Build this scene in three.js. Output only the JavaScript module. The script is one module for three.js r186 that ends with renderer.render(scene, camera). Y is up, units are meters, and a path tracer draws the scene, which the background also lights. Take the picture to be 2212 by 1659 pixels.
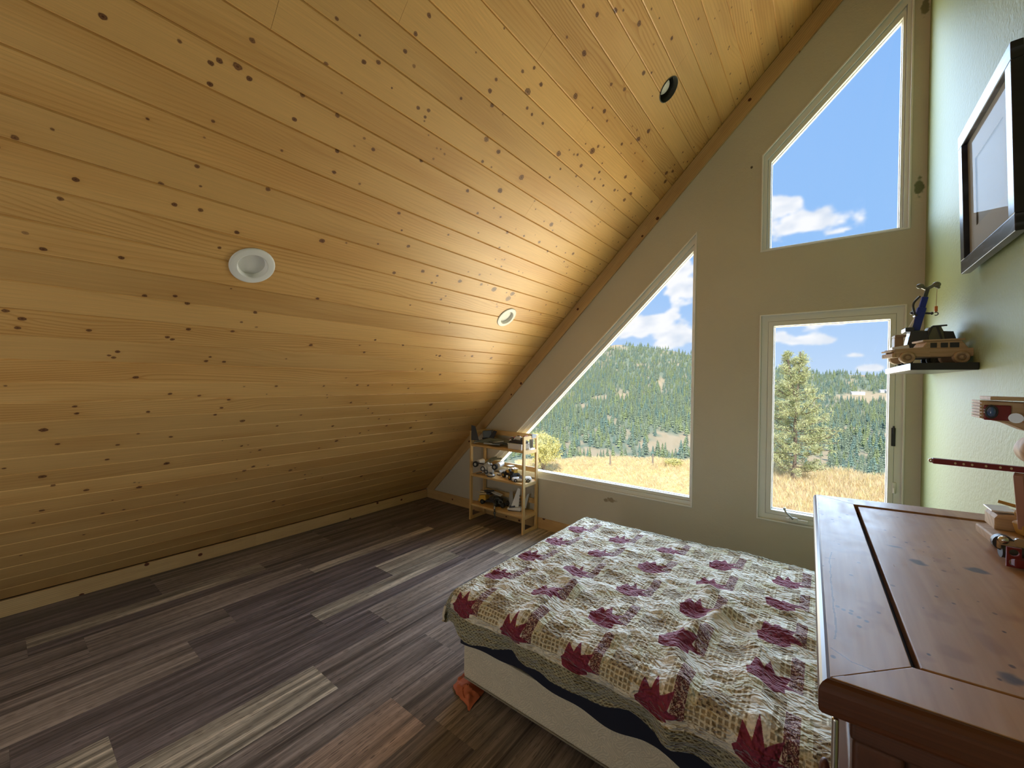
import * as THREE from 'three';
import { RoundedBoxGeometry } from 'three/addons/geometries/RoundedBoxGeometry.js';
import { mergeGeometries } from 'three/addons/utils/BufferGeometryUtils.js';
import { RectAreaLightUniformsLib } from 'three/addons/lights/RectAreaLightUniformsLib.js';
import { Brush, Evaluator, SUBTRACTION } from 'three-bvh-csg';

// ------------------------------------------------------------------ camera, sky, sun, fill lights, exposure
const scene = new THREE.Scene();
const EYE = new THREE.Vector3(4.045, 1.52, 3.479);
const camera = new THREE.PerspectiveCamera(2 * Math.atan(829.5 / 875) * 180 / Math.PI, 2212 / 1659, 0.05, 6000);
camera.position.copy(EYE);
camera.rotation.set(-0.009376, 0.658549, 0.011587, 'YXZ');
scene.add(camera);
const renderer = new THREE.WebGLRenderer({ antialias: true });
renderer.toneMapping = THREE.LinearToneMapping;
renderer.toneMappingExposure = 1.0;
renderer.shadowMap.enabled = true;
RectAreaLightUniformsLib.init();

const SUN = { dir: [0.42, 0.86, 0.75], power: 5.4, color: [1, 0.95, 0.86] };
const SKY_GAIN = 1.06;
const sun = new THREE.DirectionalLight(new THREE.Color().setRGB(...SUN.color), SUN.power);
sun.name = 'sun';
sun.position.set(SUN.dir[0] * 60 + 2, SUN.dir[1] * 60, SUN.dir[2] * 60 - 10);
sun.target.position.set(2, 0, -10);
sun.castShadow = true;
Object.assign(sun.shadow.camera, { left: -60, right: 60, top: 60, bottom: -60, near: 1, far: 200 });
sun.shadow.mapSize.set(2048, 2048);
scene.add(sun, sun.target);

// unseen fill lights added outdoors, standing in for sky and sunlit field
function fillLight(name, color, power, w, h, at, to) {
  const l = new THREE.RectAreaLight(new THREE.Color().setRGB(...color), power, w, h);
  l.name = name; l.position.set(...at); l.lookAt(...to); scene.add(l);
}
fillLight('sky_fill', [0.68, 0.92, 1.22], 9.6, 15, 11, [1.6, 6.0, -8.0], [2.6, 1.5, 0.4]);
fillLight('field_fill', [1.05, 0.95, 0.72], 8.8, 8.0, 5.2, [2.4, -2.7, -4.6], [2.4, 0.0, -4.2]);
fillLight('horizon_fill', [1.0, 0.96, 0.82], 5, 9.0, 2.4, [1.8, 0.3, -5.0], [2.2, 0.5, 0.2]);

fillLight('doorway_fill', [1.0, 0.97, 0.9], 3.0, 0.78, 1.6, [2.4, 0.85, 5.05], [2.2, 0.9, 0]);  // added fill light in the doorway behind the camera, lifts the room shadows

// ------------------------------------------------------------------ numbers, noise, colours
let seed = 7;
const rnd = () => { seed = (seed + 0x6d2b79f5) | 0; let t = Math.imul(seed ^ (seed >>> 15), 1 | seed); t = (t + Math.imul(t ^ (t >>> 7), 61 | t)) ^ t; return ((t ^ (t >>> 14)) >>> 0) / 4294967296; };
const rr = (a, b) => a + (b - a) * rnd();
const pick = (a) => a[Math.floor(rnd() * a.length)];
const { clamp, lerp, smoothstep } = THREE.MathUtils;
const hash = (x, y) => { let h = (Math.imul(x | 0, 374761393) + Math.imul(y | 0, 668265263)) | 0; h = Math.imul(h ^ (h >>> 13), 1274126177); return ((h ^ (h >>> 16)) >>> 0) / 4294967296; };
const noise = (x, y) => { const i = Math.floor(x), j = Math.floor(y), f = x - i, g = y - j, s = f * f * (3 - 2 * f), t = g * g * (3 - 2 * g); return lerp(lerp(hash(i, j), hash(i + 1, j), s), lerp(hash(i, j + 1), hash(i + 1, j + 1), s), t); };
const fbm = (x, y, n = 4) => { let v = 0, a = 0.5, w = 0; for (let k = 0; k < n; k++) { v += a * noise(x, y); w += a; x = x * 2.03 + 17.1; y = y * 2.03 + 5.7; a *= 0.5; } return v / w; };
const rgb = (h) => [(h >> 16) & 255, (h >> 8) & 255, h & 255];
const mixc = (a, b, t) => [lerp(a[0], b[0], t), lerp(a[1], b[1], t), lerp(a[2], b[2], t)];
const scl = (c, k) => [c[0] * k, c[1] * k, c[2] * k];

function tex(w, h, f, { srgb = true, wrap = THREE.RepeatWrapping } = {}) {
  const d = new Uint8Array(w * h * 4);
  for (let j = 0, o = 0; j < h; j++) for (let i = 0; i < w; i++, o += 4) {
    const c = f((i + 0.5) / w, (j + 0.5) / h, i, j);
    if (typeof c === 'number') d[o] = d[o + 1] = d[o + 2] = clamp(c * 255, 0, 255);
    else { d[o] = clamp(c[0], 0, 255); d[o + 1] = clamp(c[1], 0, 255); d[o + 2] = clamp(c[2], 0, 255); }
    d[o + 3] = 255;
  }
  const t = new THREE.DataTexture(d, w, h);
  t.magFilter = THREE.LinearFilter; t.minFilter = THREE.LinearMipmapLinearFilter; t.generateMipmaps = true;
  t.wrapS = t.wrapT = wrap; if (srgb) t.colorSpace = THREE.SRGBColorSpace;
  t.needsUpdate = true; return t;
}
const mats = {};
const mat = (name, color, o = {}) => { const m = new THREE.MeshPhysicalMaterial({ roughness: 0.6, ...o }); m.name = name; if (color != null) Array.isArray(color) ? m.color.setRGB(...color) : m.color.set(color); mats[name] = m; return m; };

// ------------------------------------------------------------------ naming and parenting
const used = new Map();
const numbered = (n) => { const k = used.get(n) ?? 0; used.set(n, k + 1); return k ? n + '_' + String(k).padStart(3, '0') : n; };
const shade = (o) => { o.castShadow = o.receiveShadow = true; return o; };
function group(name, pos = [0, 0, 0], ry = 0) { const g = new THREE.Group(); g.name = numbered(name); g.position.set(...pos); g.rotation.y = ry; scene.add(g); return g; }
function tag(o, label, category, grp) { o.userData.label = label; o.userData.category = category; if (grp) o.userData.group = grp; return o; }
function thing(name, label, category, pos, ry, grp) { return tag(group(name, pos, ry), label, category, grp); }
function structure(name, pos) { const g = group(name, pos); g.userData.kind = 'structure'; return g; }
function part(parent, name, geo, m) {
  const g = Array.isArray(geo) ? mergeGeometries(geo.map((x) => { x = x.index ? x.toNonIndexed() : x; for (const k of Object.keys(x.attributes)) if (!['position', 'normal', 'uv'].includes(k)) x.deleteAttribute(k); return x; })) : geo;
  const o = shade(new THREE.Mesh(g, m));
  if (parent === scene) o.name = numbered(name);
  else { const c = counts.get(parent) ?? {}, k = c[name] ?? 0; counts.set(parent, c); c[name] = k + 1; o.name = k ? name + '_' + String(k).padStart(3, '0') : name; }
  parent.add(o); return o;
}
const counts = new Map();
const single = (name, geo, m, label, category, grp) => tag(part(scene, name, geo, m), label, category, grp);

// ------------------------------------------------------------------ shapes
const V = (x, y, z) => new THREE.Vector3(x, y, z);
const M4 = (p, r = [0, 0, 0], s = [1, 1, 1]) => new THREE.Matrix4().compose(V(...p), new THREE.Quaternion().setFromEuler(new THREE.Euler(...r)), V(...s));
const box = (w, h, d, p = [0, 0, 0], r) => new THREE.BoxGeometry(w, h, d).applyMatrix4(M4(p, r));
const rbox = (w, h, d, p = [0, 0, 0], r, rad) => new RoundedBoxGeometry(w, h, d, 2, Math.min(rad ?? 0.004, w / 2.01, h / 2.01, d / 2.01)).applyMatrix4(M4(p, r));
const cyl = (r1, r2, h, p = [0, 0, 0], r, n = 16) => new THREE.CylinderGeometry(r1, r2, h, n).applyMatrix4(M4(p, r));
const ball = (r, p = [0, 0, 0], s = [1, 1, 1], n = 14) => new THREE.SphereGeometry(r, n, Math.ceil(n * 0.7)).applyMatrix4(M4(p, [0, 0, 0], s));
const torus = (R, r, p = [0, 0, 0], rot, n = 20, arc = Math.PI * 2) => new THREE.TorusGeometry(R, r, 8, n, arc).applyMatrix4(M4(p, rot));
const rod = (a, b, r, n = 8) => { const A = V(...a), B = V(...b), d = B.clone().sub(A); return new THREE.CylinderGeometry(r, r, d.length(), n).applyQuaternion(new THREE.Quaternion().setFromUnitVectors(V(0, 1, 0), d.clone().normalize())).translate(...A.add(B).multiplyScalar(0.5).toArray()); };
const beam = (a, b, w, h) => { const A = V(...a), B = V(...b), d = B.clone().sub(A), m = new THREE.Matrix4().lookAt(A, B, Math.abs(d.clone().normalize().y) > 0.95 ? V(1, 0, 0) : V(0, 1, 0)); return new RoundedBoxGeometry(w, h, d.length(), 1, Math.min(w, h) * 0.12).applyMatrix4(m).translate(...A.add(B).multiplyScalar(0.5).toArray()); };
const tube = (pts, r, n = 24, m = 8) => new THREE.TubeGeometry(new THREE.CatmullRomCurve3(pts.map((p) => V(...p))), n, r, m);
const lathe = (pts, n = 24) => new THREE.LatheGeometry(pts.map((p) => new THREE.Vector2(...p)), n);
const poly = (pts) => new THREE.Shape(pts.map((p) => new THREE.Vector2(...p)));
const extrude = (pts, depth, { holes = [], bevel = 0, seg = 1 } = {}) => { const s = poly(pts); s.holes = holes.map((h) => new THREE.Path(h.map((p) => new THREE.Vector2(...p)))); return new THREE.ExtrudeGeometry(s, { depth: depth - 2 * bevel, bevelEnabled: bevel > 0, bevelSize: bevel, bevelThickness: bevel, bevelSegments: seg, bevelOffset: -bevel }).translate(0, 0, bevel); };
// a surface over a grid of n x m points
function sheet(n, m, f) {
  const p = [], uv = [], ix = [];
  for (let j = 0; j <= m; j++) for (let i = 0; i <= n; i++) { const q = f(i / n, j / m); p.push(q[0], q[1], q[2]); uv.push(q[3] ?? i / n, q[4] ?? j / m); }
  for (let j = 0; j < m; j++) for (let i = 0; i < n; i++) { const a = j * (n + 1) + i, b = a + 1, c = a + n + 1, d = c + 1; ix.push(a, b, c, b, d, c); }
  const g = new THREE.BufferGeometry();
  g.setAttribute('position', new THREE.Float32BufferAttribute(p, 3)); g.setAttribute('uv', new THREE.Float32BufferAttribute(uv, 2)); g.setIndex(ix); g.computeVertexNormals(); return g;
}
// a prism of a cross-section (points in order) along z, with uv from a function of the corner
function prism(sec, z0, z1, place, uvOf) {
  const p = [], uv = [], n = sec.length, put = (q, z) => { const c = place(q[0], q[1], z); p.push(...c); uv.push(...uvOf(q[0], q[1], z)); };
  for (let i = 0; i < n; i++) { const a = sec[i], b = sec[(i + 1) % n]; put(a, z0); put(b, z0); put(b, z1); put(a, z0); put(b, z1); put(a, z1); }
  for (let i = 1; i < n - 1; i++) { put(sec[0], z0); put(sec[i + 1], z0); put(sec[i], z0); put(sec[0], z1); put(sec[i], z1); put(sec[i + 1], z1); }
  const g = new THREE.BufferGeometry();
  g.setAttribute('position', new THREE.Float32BufferAttribute(p, 3)); g.setAttribute('uv', new THREE.Float32BufferAttribute(uv, 2)); g.computeVertexNormals(); return g;
}

// ------------------------------------------------------------------ the sky: blue air with small clouds low over the hills
{
  const W = 2560, H = 1280, d = new Float32Array(W * H * 4);
  // clouds seen in the windows: azimuth, elevation, half width, half height in degrees, weight
  const seen = [[-4.8, 19.9, 2.0, 1.3, 0.5], [-1.6, 17.7, 2.9, 1.0, 0.75], [-0.3, 18.5, 1.4, 0.9, 0.5], [-16, 14.6, 3.4, 2.0, 0.55], [-14.6, 11.8, 1.8, 1.8, 0.55], [-22, 7.6, 6.5, 1.7, 0.62], [-15, 6.0, 3.0, 1.7, 0.7], [-4.2, 5.3, 1.6, 0.7, 0.6], [-1.6, 4.9, 2.3, 0.55, 0.75], [2.6, 3.1, 1.2, 0.35, 0.6], [3.8, 1.7, 1.3, 0.45, 0.7], [-26, 10.5, 3, 0.8, 0.4], [0.5, 6.6, 1.4, 0.3, 0.4]];
  const horizon = [0.56, 0.72, 0.93], low = [0.3, 0.54, 0.93], high = [0.2, 0.44, 0.93];
  for (let j = 0; j < H; j++) {
    const el = ((j + 0.5) / H - 0.5) * 180, up = Math.max(el, 0);
    const clear = up < 14 ? mixc(horizon, low, Math.pow(up / 14, 0.8)) : mixc(low, high, smoothstep(up, 14, 60));
    for (let i = 0; i < W; i++) {
      if (el < -1.5) { d.set([0.5, 0.55, 0.6, 1], (j * W + i) * 4); continue; }
      const a = ((i + 0.5) / W - 0.5) * 2 * Math.PI, az = Math.atan2(Math.cos(a), -Math.sin(a)) * 180 / Math.PI;
      const ca = Math.cos(a), sa = Math.sin(a);
      let f = 0;
      for (const [x, y, w, h, k] of seen) { const dx = ((az - x + 540) % 360) - 180, dy = el - y, q = (dx / w) ** 2 + (dy > 0 ? (dy / h) ** 2 : (dy / (h * 0.7)) ** 2); if (q < 6) f = Math.max(f, k * Math.exp(-q * 0.75) * 1.6); }
      if (el > 48) { d.set([clear[0] * SKY_GAIN, clear[1] * SKY_GAIN, clear[2] * SKY_GAIN, 1], (j * W + i) * 4); continue; }
      const far = smoothstep(Math.abs(((az + 10 + 540) % 360) - 180), 24, 40);
      const open = () => d.set([clear[0] * SKY_GAIN, clear[1] * SKY_GAIN, clear[2] * SKY_GAIN, 1], (j * W + i) * 4);
      if (f < 0.02 && far === 0) { open(); continue; }
      const field = far === 0 ? 0 : far * 0.5 * smoothstep(el, 0, 3) * (1 - smoothstep(el, 12, 40)) * smoothstep(fbm(ca * 5 + 9, sa * 5 + el * 0.12, 3), 0.45, 0.7);
      if (f + field < 0.02) { open(); continue; }
      const n1 = fbm(ca * 20 + 40 + el * 0.05, sa * 20 + 80 + el * 0.5, 6);
      const dens = smoothstep((f + field) * 1.25 + (n1 - 0.5) * 2.1, 0.34, 0.74) * (el > -1 ? 1 : 0);
      const grey = dens < 0.01 ? 1 : clamp(0.5 + (fbm(ca * 30 + 3, sa * 30 + el * 0.9, 3) - 0.35) * 1.6, 0, 1);
      const c = mixc(clear, mixc([0.66, 0.74, 0.86], [1.0, 1.0, 1.0], grey), dens * 0.92);
      const o = (j * W + i) * 4; d[o] = c[0] * SKY_GAIN; d[o + 1] = c[1] * SKY_GAIN; d[o + 2] = c[2] * SKY_GAIN; d[o + 3] = 1;
    }
  }
  const t = new THREE.DataTexture(d, W, H, THREE.RGBAFormat, THREE.FloatType);
  t.mapping = THREE.EquirectangularReflectionMapping; t.magFilter = THREE.LinearFilter; t.needsUpdate = true;
  scene.background = t;
}

// ------------------------------------------------------------------ the room
const XE = 4.513, ZS = 5.0, CEIL = 0.129, R2 = Math.SQRT1_2;   // green wall, rear wall, ceiling line y = x + CEIL
const ceilingAt = (s, t, z) => [s * R2 - t * R2, CEIL + s * R2 + t * R2, z];
const ROW = 0.1303, S0 = 0.0971;

const KNOTS = '25,40,328,4 25,73,301,4 25,58,303,4 25,81,296,7 25,68,292,4 25,11,302,4 25,26,275,4 25,97,275,4 25,94,261,4 24,96,256,5 22,92,276,5 22,9,343,4 21,47,330,4 20,82,333,4 21,53,304,4 21,58,296,4 19,20,336,4 19,37,316,4 22,4,309,4 21,70,247,7 21,16,282,5 27,3,271,4 26,55,294,4 24,28,254,4 28,54,246,4 27,63,259,4 27,85,254,4 27,43,231,4 27,55,226,4 28,93,197,6 29,10,245,4 29,70,243,4 29,66,202,4 29,26,202,6 30,44,191,4 30,79,186,4 30,58,177,6 30,9,182,10 31,21,152,9 32,39,163,8 31,68,125,7 31,52,118,4 29,61,172,4 29,66,177,4 29,64,162,5 32,83,121,7 32,52,133,6 32,66,76,9 31,36,92,6 30,53,111,6 30,22,113,12 29,17,138,10 29,66,123,5 29,41,114,7 29,75,94,6 29,38,94,6 29,41,81,6 29,62,66,7 29,59,47,9 28,15,133,5 28,72,129,4 28,91,112,5 28,43,81,6 26,49,163,9 25,81,184,6 25,53,242,4 25,97,218,5 23,79,216,5 22,58,201,6 25,16,169,5 25,47,151,5 26,34,104,10 25,22,104,7 25,16,122,5 25,50,59,8 24,96,89,5 24,94,138,6 27,88,190,8 27,76,179,7 27,12,185,5 27,45,154,10 34,54,141,8 33,24,179,5 33,46,169,6 34,3,160,8 35,40,112,6 33,80,115,8 32,6,80,11 32,17,22,10 32,49,16,8 31,84,15,10 30,2,45,11 30,46,65,8 16,91,344,5 16,67,340,6 16,31,341,4 16,41,322,4 18,8,307,4 17,97,292,4 18,23,297,4 17,94,264,4 19,9,237,5 16,90,271,4 16,81,289,4 16,36,296,4 16,27,294,4 16,50,229,6 15,53,312,4 15,25,313,4 15,24,278,4 15,24,270,5 14,27,304,6 13,33,289,4 13,19,276,4 12,74,323,4 12,35,322,4 12,28,296,4 12,88,261,4 12,35,263,4 13,75,238,4 11,88,265,4 11,32,249,8 11,52,332,8 10,64,327,4 10,28,305,5 10,52,283,5 10,72,226,4 9,34,308,5 8,54,281,8 9,28,243,4 8,74,230,5 8,75,173,8 8,66,331,8 7,94,327,5 7,28,314,7 6,89,291,7 7,24,229,7 6,94,234,7 6,25,199,9 6,24,330,6 5,15,305,4 2,5,188,8 2,87,199,8 17,17,189,4 16,98,165,5 16,28,192,5 16,40,125,7 16,59,89,7 16,55,63,8 14,79,111,6 15,24,134,4 13,51,135,4 13,78,174,5 13,81,183,5 12,36,180,5 11,80,97,10 10,30,184,6 8,76,173,8 9,32,155,5 9,32,102,8 10,6,101,6 10,64,145,5 9,82,132,6 11,1,70,8 8,32,68,10 7,32,70,8 3,83,122,8 2,96,50,13 21,63,151,9 21,59,171,5 21,16,201,6 21,61,183,7 21,14,172,5 22,32,138,4 21,73,116,13 21,39,95,15 21,77,94,12 21,80,131,7 20,33,157,4';
// pine boards: grain, knots and tone, one strip of the texture for each row of boards
const PINE = [];
{
  const rows = Array.from({ length: 48 }, (_, r) => ({ tone: rr(0.93, 1.05), off: rr(0, 9), freq: rr(38, 75), amp: pick([0.1, 0.12, 0.16, 0.22, 0.42]), red: rr(-0.5, 1), knots: [] }));
  for (const k of KNOTS.split(' ')) { const [r, t, z, s] = k.split(',').map(Number); rows[r].knots.push([z / 100, (t / 100) * ROW, Math.max(0.0072, s * 0.0015), rr(0.75, 1)]); }
  rows.forEach((w, r) => { const n = 3 + Math.floor(rnd() * 5) + (r > 20 ? 8 : 0); for (let k = 0; k < n; k++) w.knots.push([r > 20 ? Math.pow(rnd(), 1.6) * 3.6 : rr(0, 3.6), rr(0.008, ROW - 0.008), rr(0.003, 0.0065), rr(0.45, 0.98)]); w.knots.sort((a, b) => a[0] - b[0]); });
  const base = [222, 175, 107], late = [184, 126, 60], knot = [78, 42, 24];
  for (let a = 0; a < 2; a++) {
    let cur = -1, near = [], nearZ = -1;
    PINE.push(tex(2048, 2048, (u, v, i, j) => {
      const r = Math.min(23, Math.floor(j / 85)) + a * 24, w = rows[r], y = clamp((j % 85) / 84, 0, 1) * ROW, z = u * 3.6, cell = i >> 5;
      if (r !== cur || cell !== nearZ) { cur = r; nearZ = cell; const zc = (cell + 0.5) * 32 / 2048 * 3.6; near = w.knots.filter((k) => Math.abs(k[0] - zc) < 0.03 + k[2] * 7); }
      let warp = (noise(z * 1.1 + r * 31.7, r * 3.3) - 0.5) * 0.13 + (noise(z * 3.4 + r * 7, y * 14 + r) - 0.5) * 0.04, dark = 0, halo = 0;
      for (const [kz, ky, s, k] of near) {
        const dz = (z - kz) / (s * 1.25), dy = (y - ky) / s, e = Math.sqrt(dz * dz + dy * dy) * (0.85 + 0.3 * noise(z * 160, y * 160));
        warp += Math.sign(dy || 1) * s * 0.9 * Math.exp(-(dz * dz * 0.12 + dy * dy * 0.25));
        dark = Math.max(dark, (1 - smoothstep(e, 0.75, 1.15)) * k * (0.8 + 0.2 * Math.sin(e * 9)));
        halo = Math.max(halo, Math.exp(-e * e * 0.28) * 0.4 * k);
      }
      const f = (y + warp + w.off) * w.freq, fr = f - Math.floor(f), line = smoothstep(fr, 0.35, 0.9) * (1 - smoothstep(fr, 0.9, 1));
      const streak = noise(z * 9 + r * 11, y * 700) - 0.5, blot = fbm(z * 1.6 + r * 5.1, y * 9 + r * 2.7, 2) - 0.5;
      let c = mixc(base, late, clamp(line * w.amp + halo * 0.55 + (blot + 0.08 * w.red) * 0.75, 0, 1));
      c = scl(c, w.tone * (1 + streak * 0.07));
      return mixc(c, knot, dark);
    }, { wrap: THREE.MirroredRepeatWrapping }));
  }
}
const pineMat = PINE.map((t, k) => mat('pine_boards_' + 'ab'[k], 0xffffff, { map: t, roughness: 0.42 }));
const pineUV = (r) => (s, t, z) => [z / 3.6, ((r % 24) * 85 + 1 + clamp((s - S0 - r * ROW) / ROW, 0, 1) * 83) / 2048];
// pine trim and shelving: plain boards with a few knots, 2 m by 0.25 m
const trimTex = (base, late, knots, s0) => { const ks = Array.from({ length: knots }, (_, k) => [((k + 0.2 + 0.6 * hash(k, s0)) / knots) * 2, 0.03 + 0.19 * hash(k, s0 + 9), 0.006 + 0.006 * hash(k, s0 + 3)]);
  return tex(1024, 128, (u, v) => { const z = u * 2, y = v * 0.25; let dark = 0, warp = (noise(z * 2 + s0, 3) - 0.5) * 0.06; for (const [kz, ky, s] of ks) { const e = Math.hypot((z - kz) / 1.3, y - ky) / s; dark = Math.max(dark, 1 - smoothstep(e, 0.8, 1.2)); warp += s * 0.7 * Math.exp(-e * e * 0.12); } const f = (y + warp) * 85, fr = f - Math.floor(f); return mixc(scl(mixc(base, late, smoothstep(fr, 0.3, 0.9) * (1 - smoothstep(fr, 0.9, 1)) * 0.4 + 0.3 * (noise(z * 3, y * 30 + s0) - 0.4)), 1 + (noise(z * 14, y * 500) - 0.5) * 0.1), [88, 42, 22], dark); }); };
const trimMat = mat('pine_trim', 0xffffff, { map: trimTex([206, 170, 116], [170, 126, 74], 6, 5), roughness: 0.45 });
const shelfMat = mat('pale_pine', 0xffffff, { map: trimTex([224, 188, 128], [196, 150, 88], 0, 21), roughness: 0.5 });
const setUV = (g, f) => { const p = g.attributes.position, uv = new Float32Array(p.count * 2); for (let i = 0; i < p.count; i++) { const q = f(p.getX(i), p.getY(i), p.getZ(i)); uv[i * 2] = q[0]; uv[i * 2 + 1] = q[1]; } g.setAttribute('uv', new THREE.BufferAttribute(uv, 2)); return g; };
const outward = (g) => { const p = g.attributes.position; let v = 0; const a = V(), b = V(), c = V(); for (let i = 0; i < p.count; i += 3) { a.fromBufferAttribute(p, i); b.fromBufferAttribute(p, i + 1); c.fromBufferAttribute(p, i + 2); v += a.dot(b.cross(c)); } if (v < 0) { for (const k of Object.keys(g.attributes)) { const t = g.attributes[k], n = t.itemSize; for (let i = 0; i < p.count; i += 3) for (let q = 0; q < n; q++) { const x = t.array[(i + 1) * n + q]; t.array[(i + 1) * n + q] = t.array[(i + 2) * n + q]; t.array[(i + 2) * n + q] = x; } } g.computeVertexNormals(); } return g; };

// plaster walls
const peel = tex(512, 512, (u, v) => fbm(u * 40, v * 40, 3) * 0.7 + 0.3 * noise(u * 90, v * 90), { srgb: false });
peel.repeat.set(2, 2);
const spots = [[4.478, 2.73, 0.022, 0.06, [96, 104, 70]], [4.49, 3.81, 0.02, 0.05, [112, 112, 80]], [3.587, 3.127, 0.008, 0.009, [60, 50, 40]], [2.512, 0.437, 0.05, 0.022, [150, 132, 106]], [2.46, 0.425, 0.02, 0.016, [150, 134, 108]]];
const northTex = tex(1024, 1024, (u, v) => { const x = u * 5, y = v * 5; let c = scl([206, 198, 178], 0.97 + 0.06 * fbm(x * 1.7, y * 1.7, 3)); for (const [sx, sy, a, b, k] of spots) { const e = Math.hypot((x - sx) / a, (y - sy) / b) + (fbm(x * 60, y * 60, 2) - 0.5) * 0.9; c = mixc(c, k, (1 - smoothstep(e, 0.75, 1.05)) * 0.85); } return c; });
northTex.repeat.set(0.2, 0.2);
const northMat = mat('beige_plaster', 0xffffff, { map: northTex, roughness: 0.75, bumpMap: peel, bumpScale: 0.0012 });
const greenMat = mat('sage_green_paint', [0.3, 0.34, 0.155], { roughness: 0.55, specularIntensity: 0.55, bumpMap: peel, bumpScale: 0.0015 });
const rearMat = mat('rear_plaster', [0.72, 0.68, 0.6], { roughness: 0.8 });
const roofMat = mat('roof_boarding', 0x5a4a38, { roughness: 0.9 });

const WIN = {
  tri: { out: [[0.97, 0.5135], [3.203, 0.5135], [3.209, 2.717]], glass: [[1.156, 0.582], [3.173, 0.582], [3.177, 2.578]] },
  up: { out: [[3.657, 2.487], [4.439, 2.487], [4.439, 3.972], [3.657, 3.188]], glass: [[3.712, 2.513], [4.393, 2.513], [4.393, 3.813], [3.712, 3.133]] },
  low: { out: [[3.66, 0.526], [4.433, 0.526], [4.433, 2.015], [3.66, 2.015]], glass: [[3.747, 0.603], [4.36, 0.603], [4.36, 1.931], [3.747, 1.931]] },
};
const inset = (p, d) => p.map((c, i) => { const a = p[(i + p.length - 1) % p.length], b = p[(i + 1) % p.length], n = (u, v) => { const x = v[0] - u[0], y = v[1] - u[1], l = Math.hypot(x, y); return [-y / l, x / l]; }, n1 = n(a, c), n2 = n(c, b), k = d / (1 + n1[0] * n2[0] + n1[1] * n2[1]); return [c[0] + (n1[0] + n2[0]) * k, c[1] + (n1[1] + n2[1]) * k]; });
{
  const north = structure('wall_north');
  part(north, 'plaster', extrude([[-0.4, -0.25], [XE + 0.15, -0.25], [XE + 0.15, XE + 0.15 + CEIL + 0.24], [-0.4, -0.4 + CEIL + 0.24]], 0.16, { holes: [WIN.tri.out, WIN.up.out, WIN.low.out] }).translate(0, 0, -0.16), northMat);
  const east = structure('wall_east');
  part(east, 'plaster', setUV(extrude([[XE, -0.2], [XE + 0.15, -0.2], [XE + 0.15, 5.02], [XE, 4.875]], ZS + 0.3).translate(0, 0, -0.001), (x, y, z) => [z, y]), greenMat);
  const south = structure('wall_south');
  const ADDED_DOOR = [[2.0, -0.004], [2.8, -0.004], [2.8, 2.0], [2.0, 2.0]];  // doorway added out of view to give the fill light an opening
  part(south, 'plaster', extrude([[-0.4, -0.25], [XE + 0.15, -0.25], [XE + 0.15, XE + 0.15 + CEIL + 0.24], [-0.4, -0.4 + CEIL + 0.24]], 0.16, { holes: [ADDED_DOOR] }).translate(0, 0, ZS), rearMat);
  part(south, 'added_door_casing', extrude([[1.94, 0], [2.0, 0], [2.0, 2.0], [2.8, 2.0], [2.8, 0], [2.87, 0], [2.87, 2.06], [1.94, 2.06]], 0.018).translate(0, 0, ZS - 0.018), rearMat);
  // unseen box added behind the made-up doorway and its fill light
  const addedHall = structure('added_landing');
  part(addedHall, 'shell', [box(2.2, 0.1, 1.6, [2.4, -0.056, ZS + 0.96]), box(2.2, 0.1, 1.6, [2.4, 2.4, ZS + 0.96]), box(0.1, 2.6, 1.6, [1.35, 1.2, ZS + 0.96]), box(0.1, 2.6, 1.6, [3.45, 1.2, ZS + 0.96]), box(2.2, 2.6, 0.1, [2.4, 1.2, ZS + 1.75])], rearMat);
  const low = structure('foundation');
  part(low, 'block_wall', box(5.06, 2.85, 5.3, [2.13, -1.68, 2.5]), rearMat);
}
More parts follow.
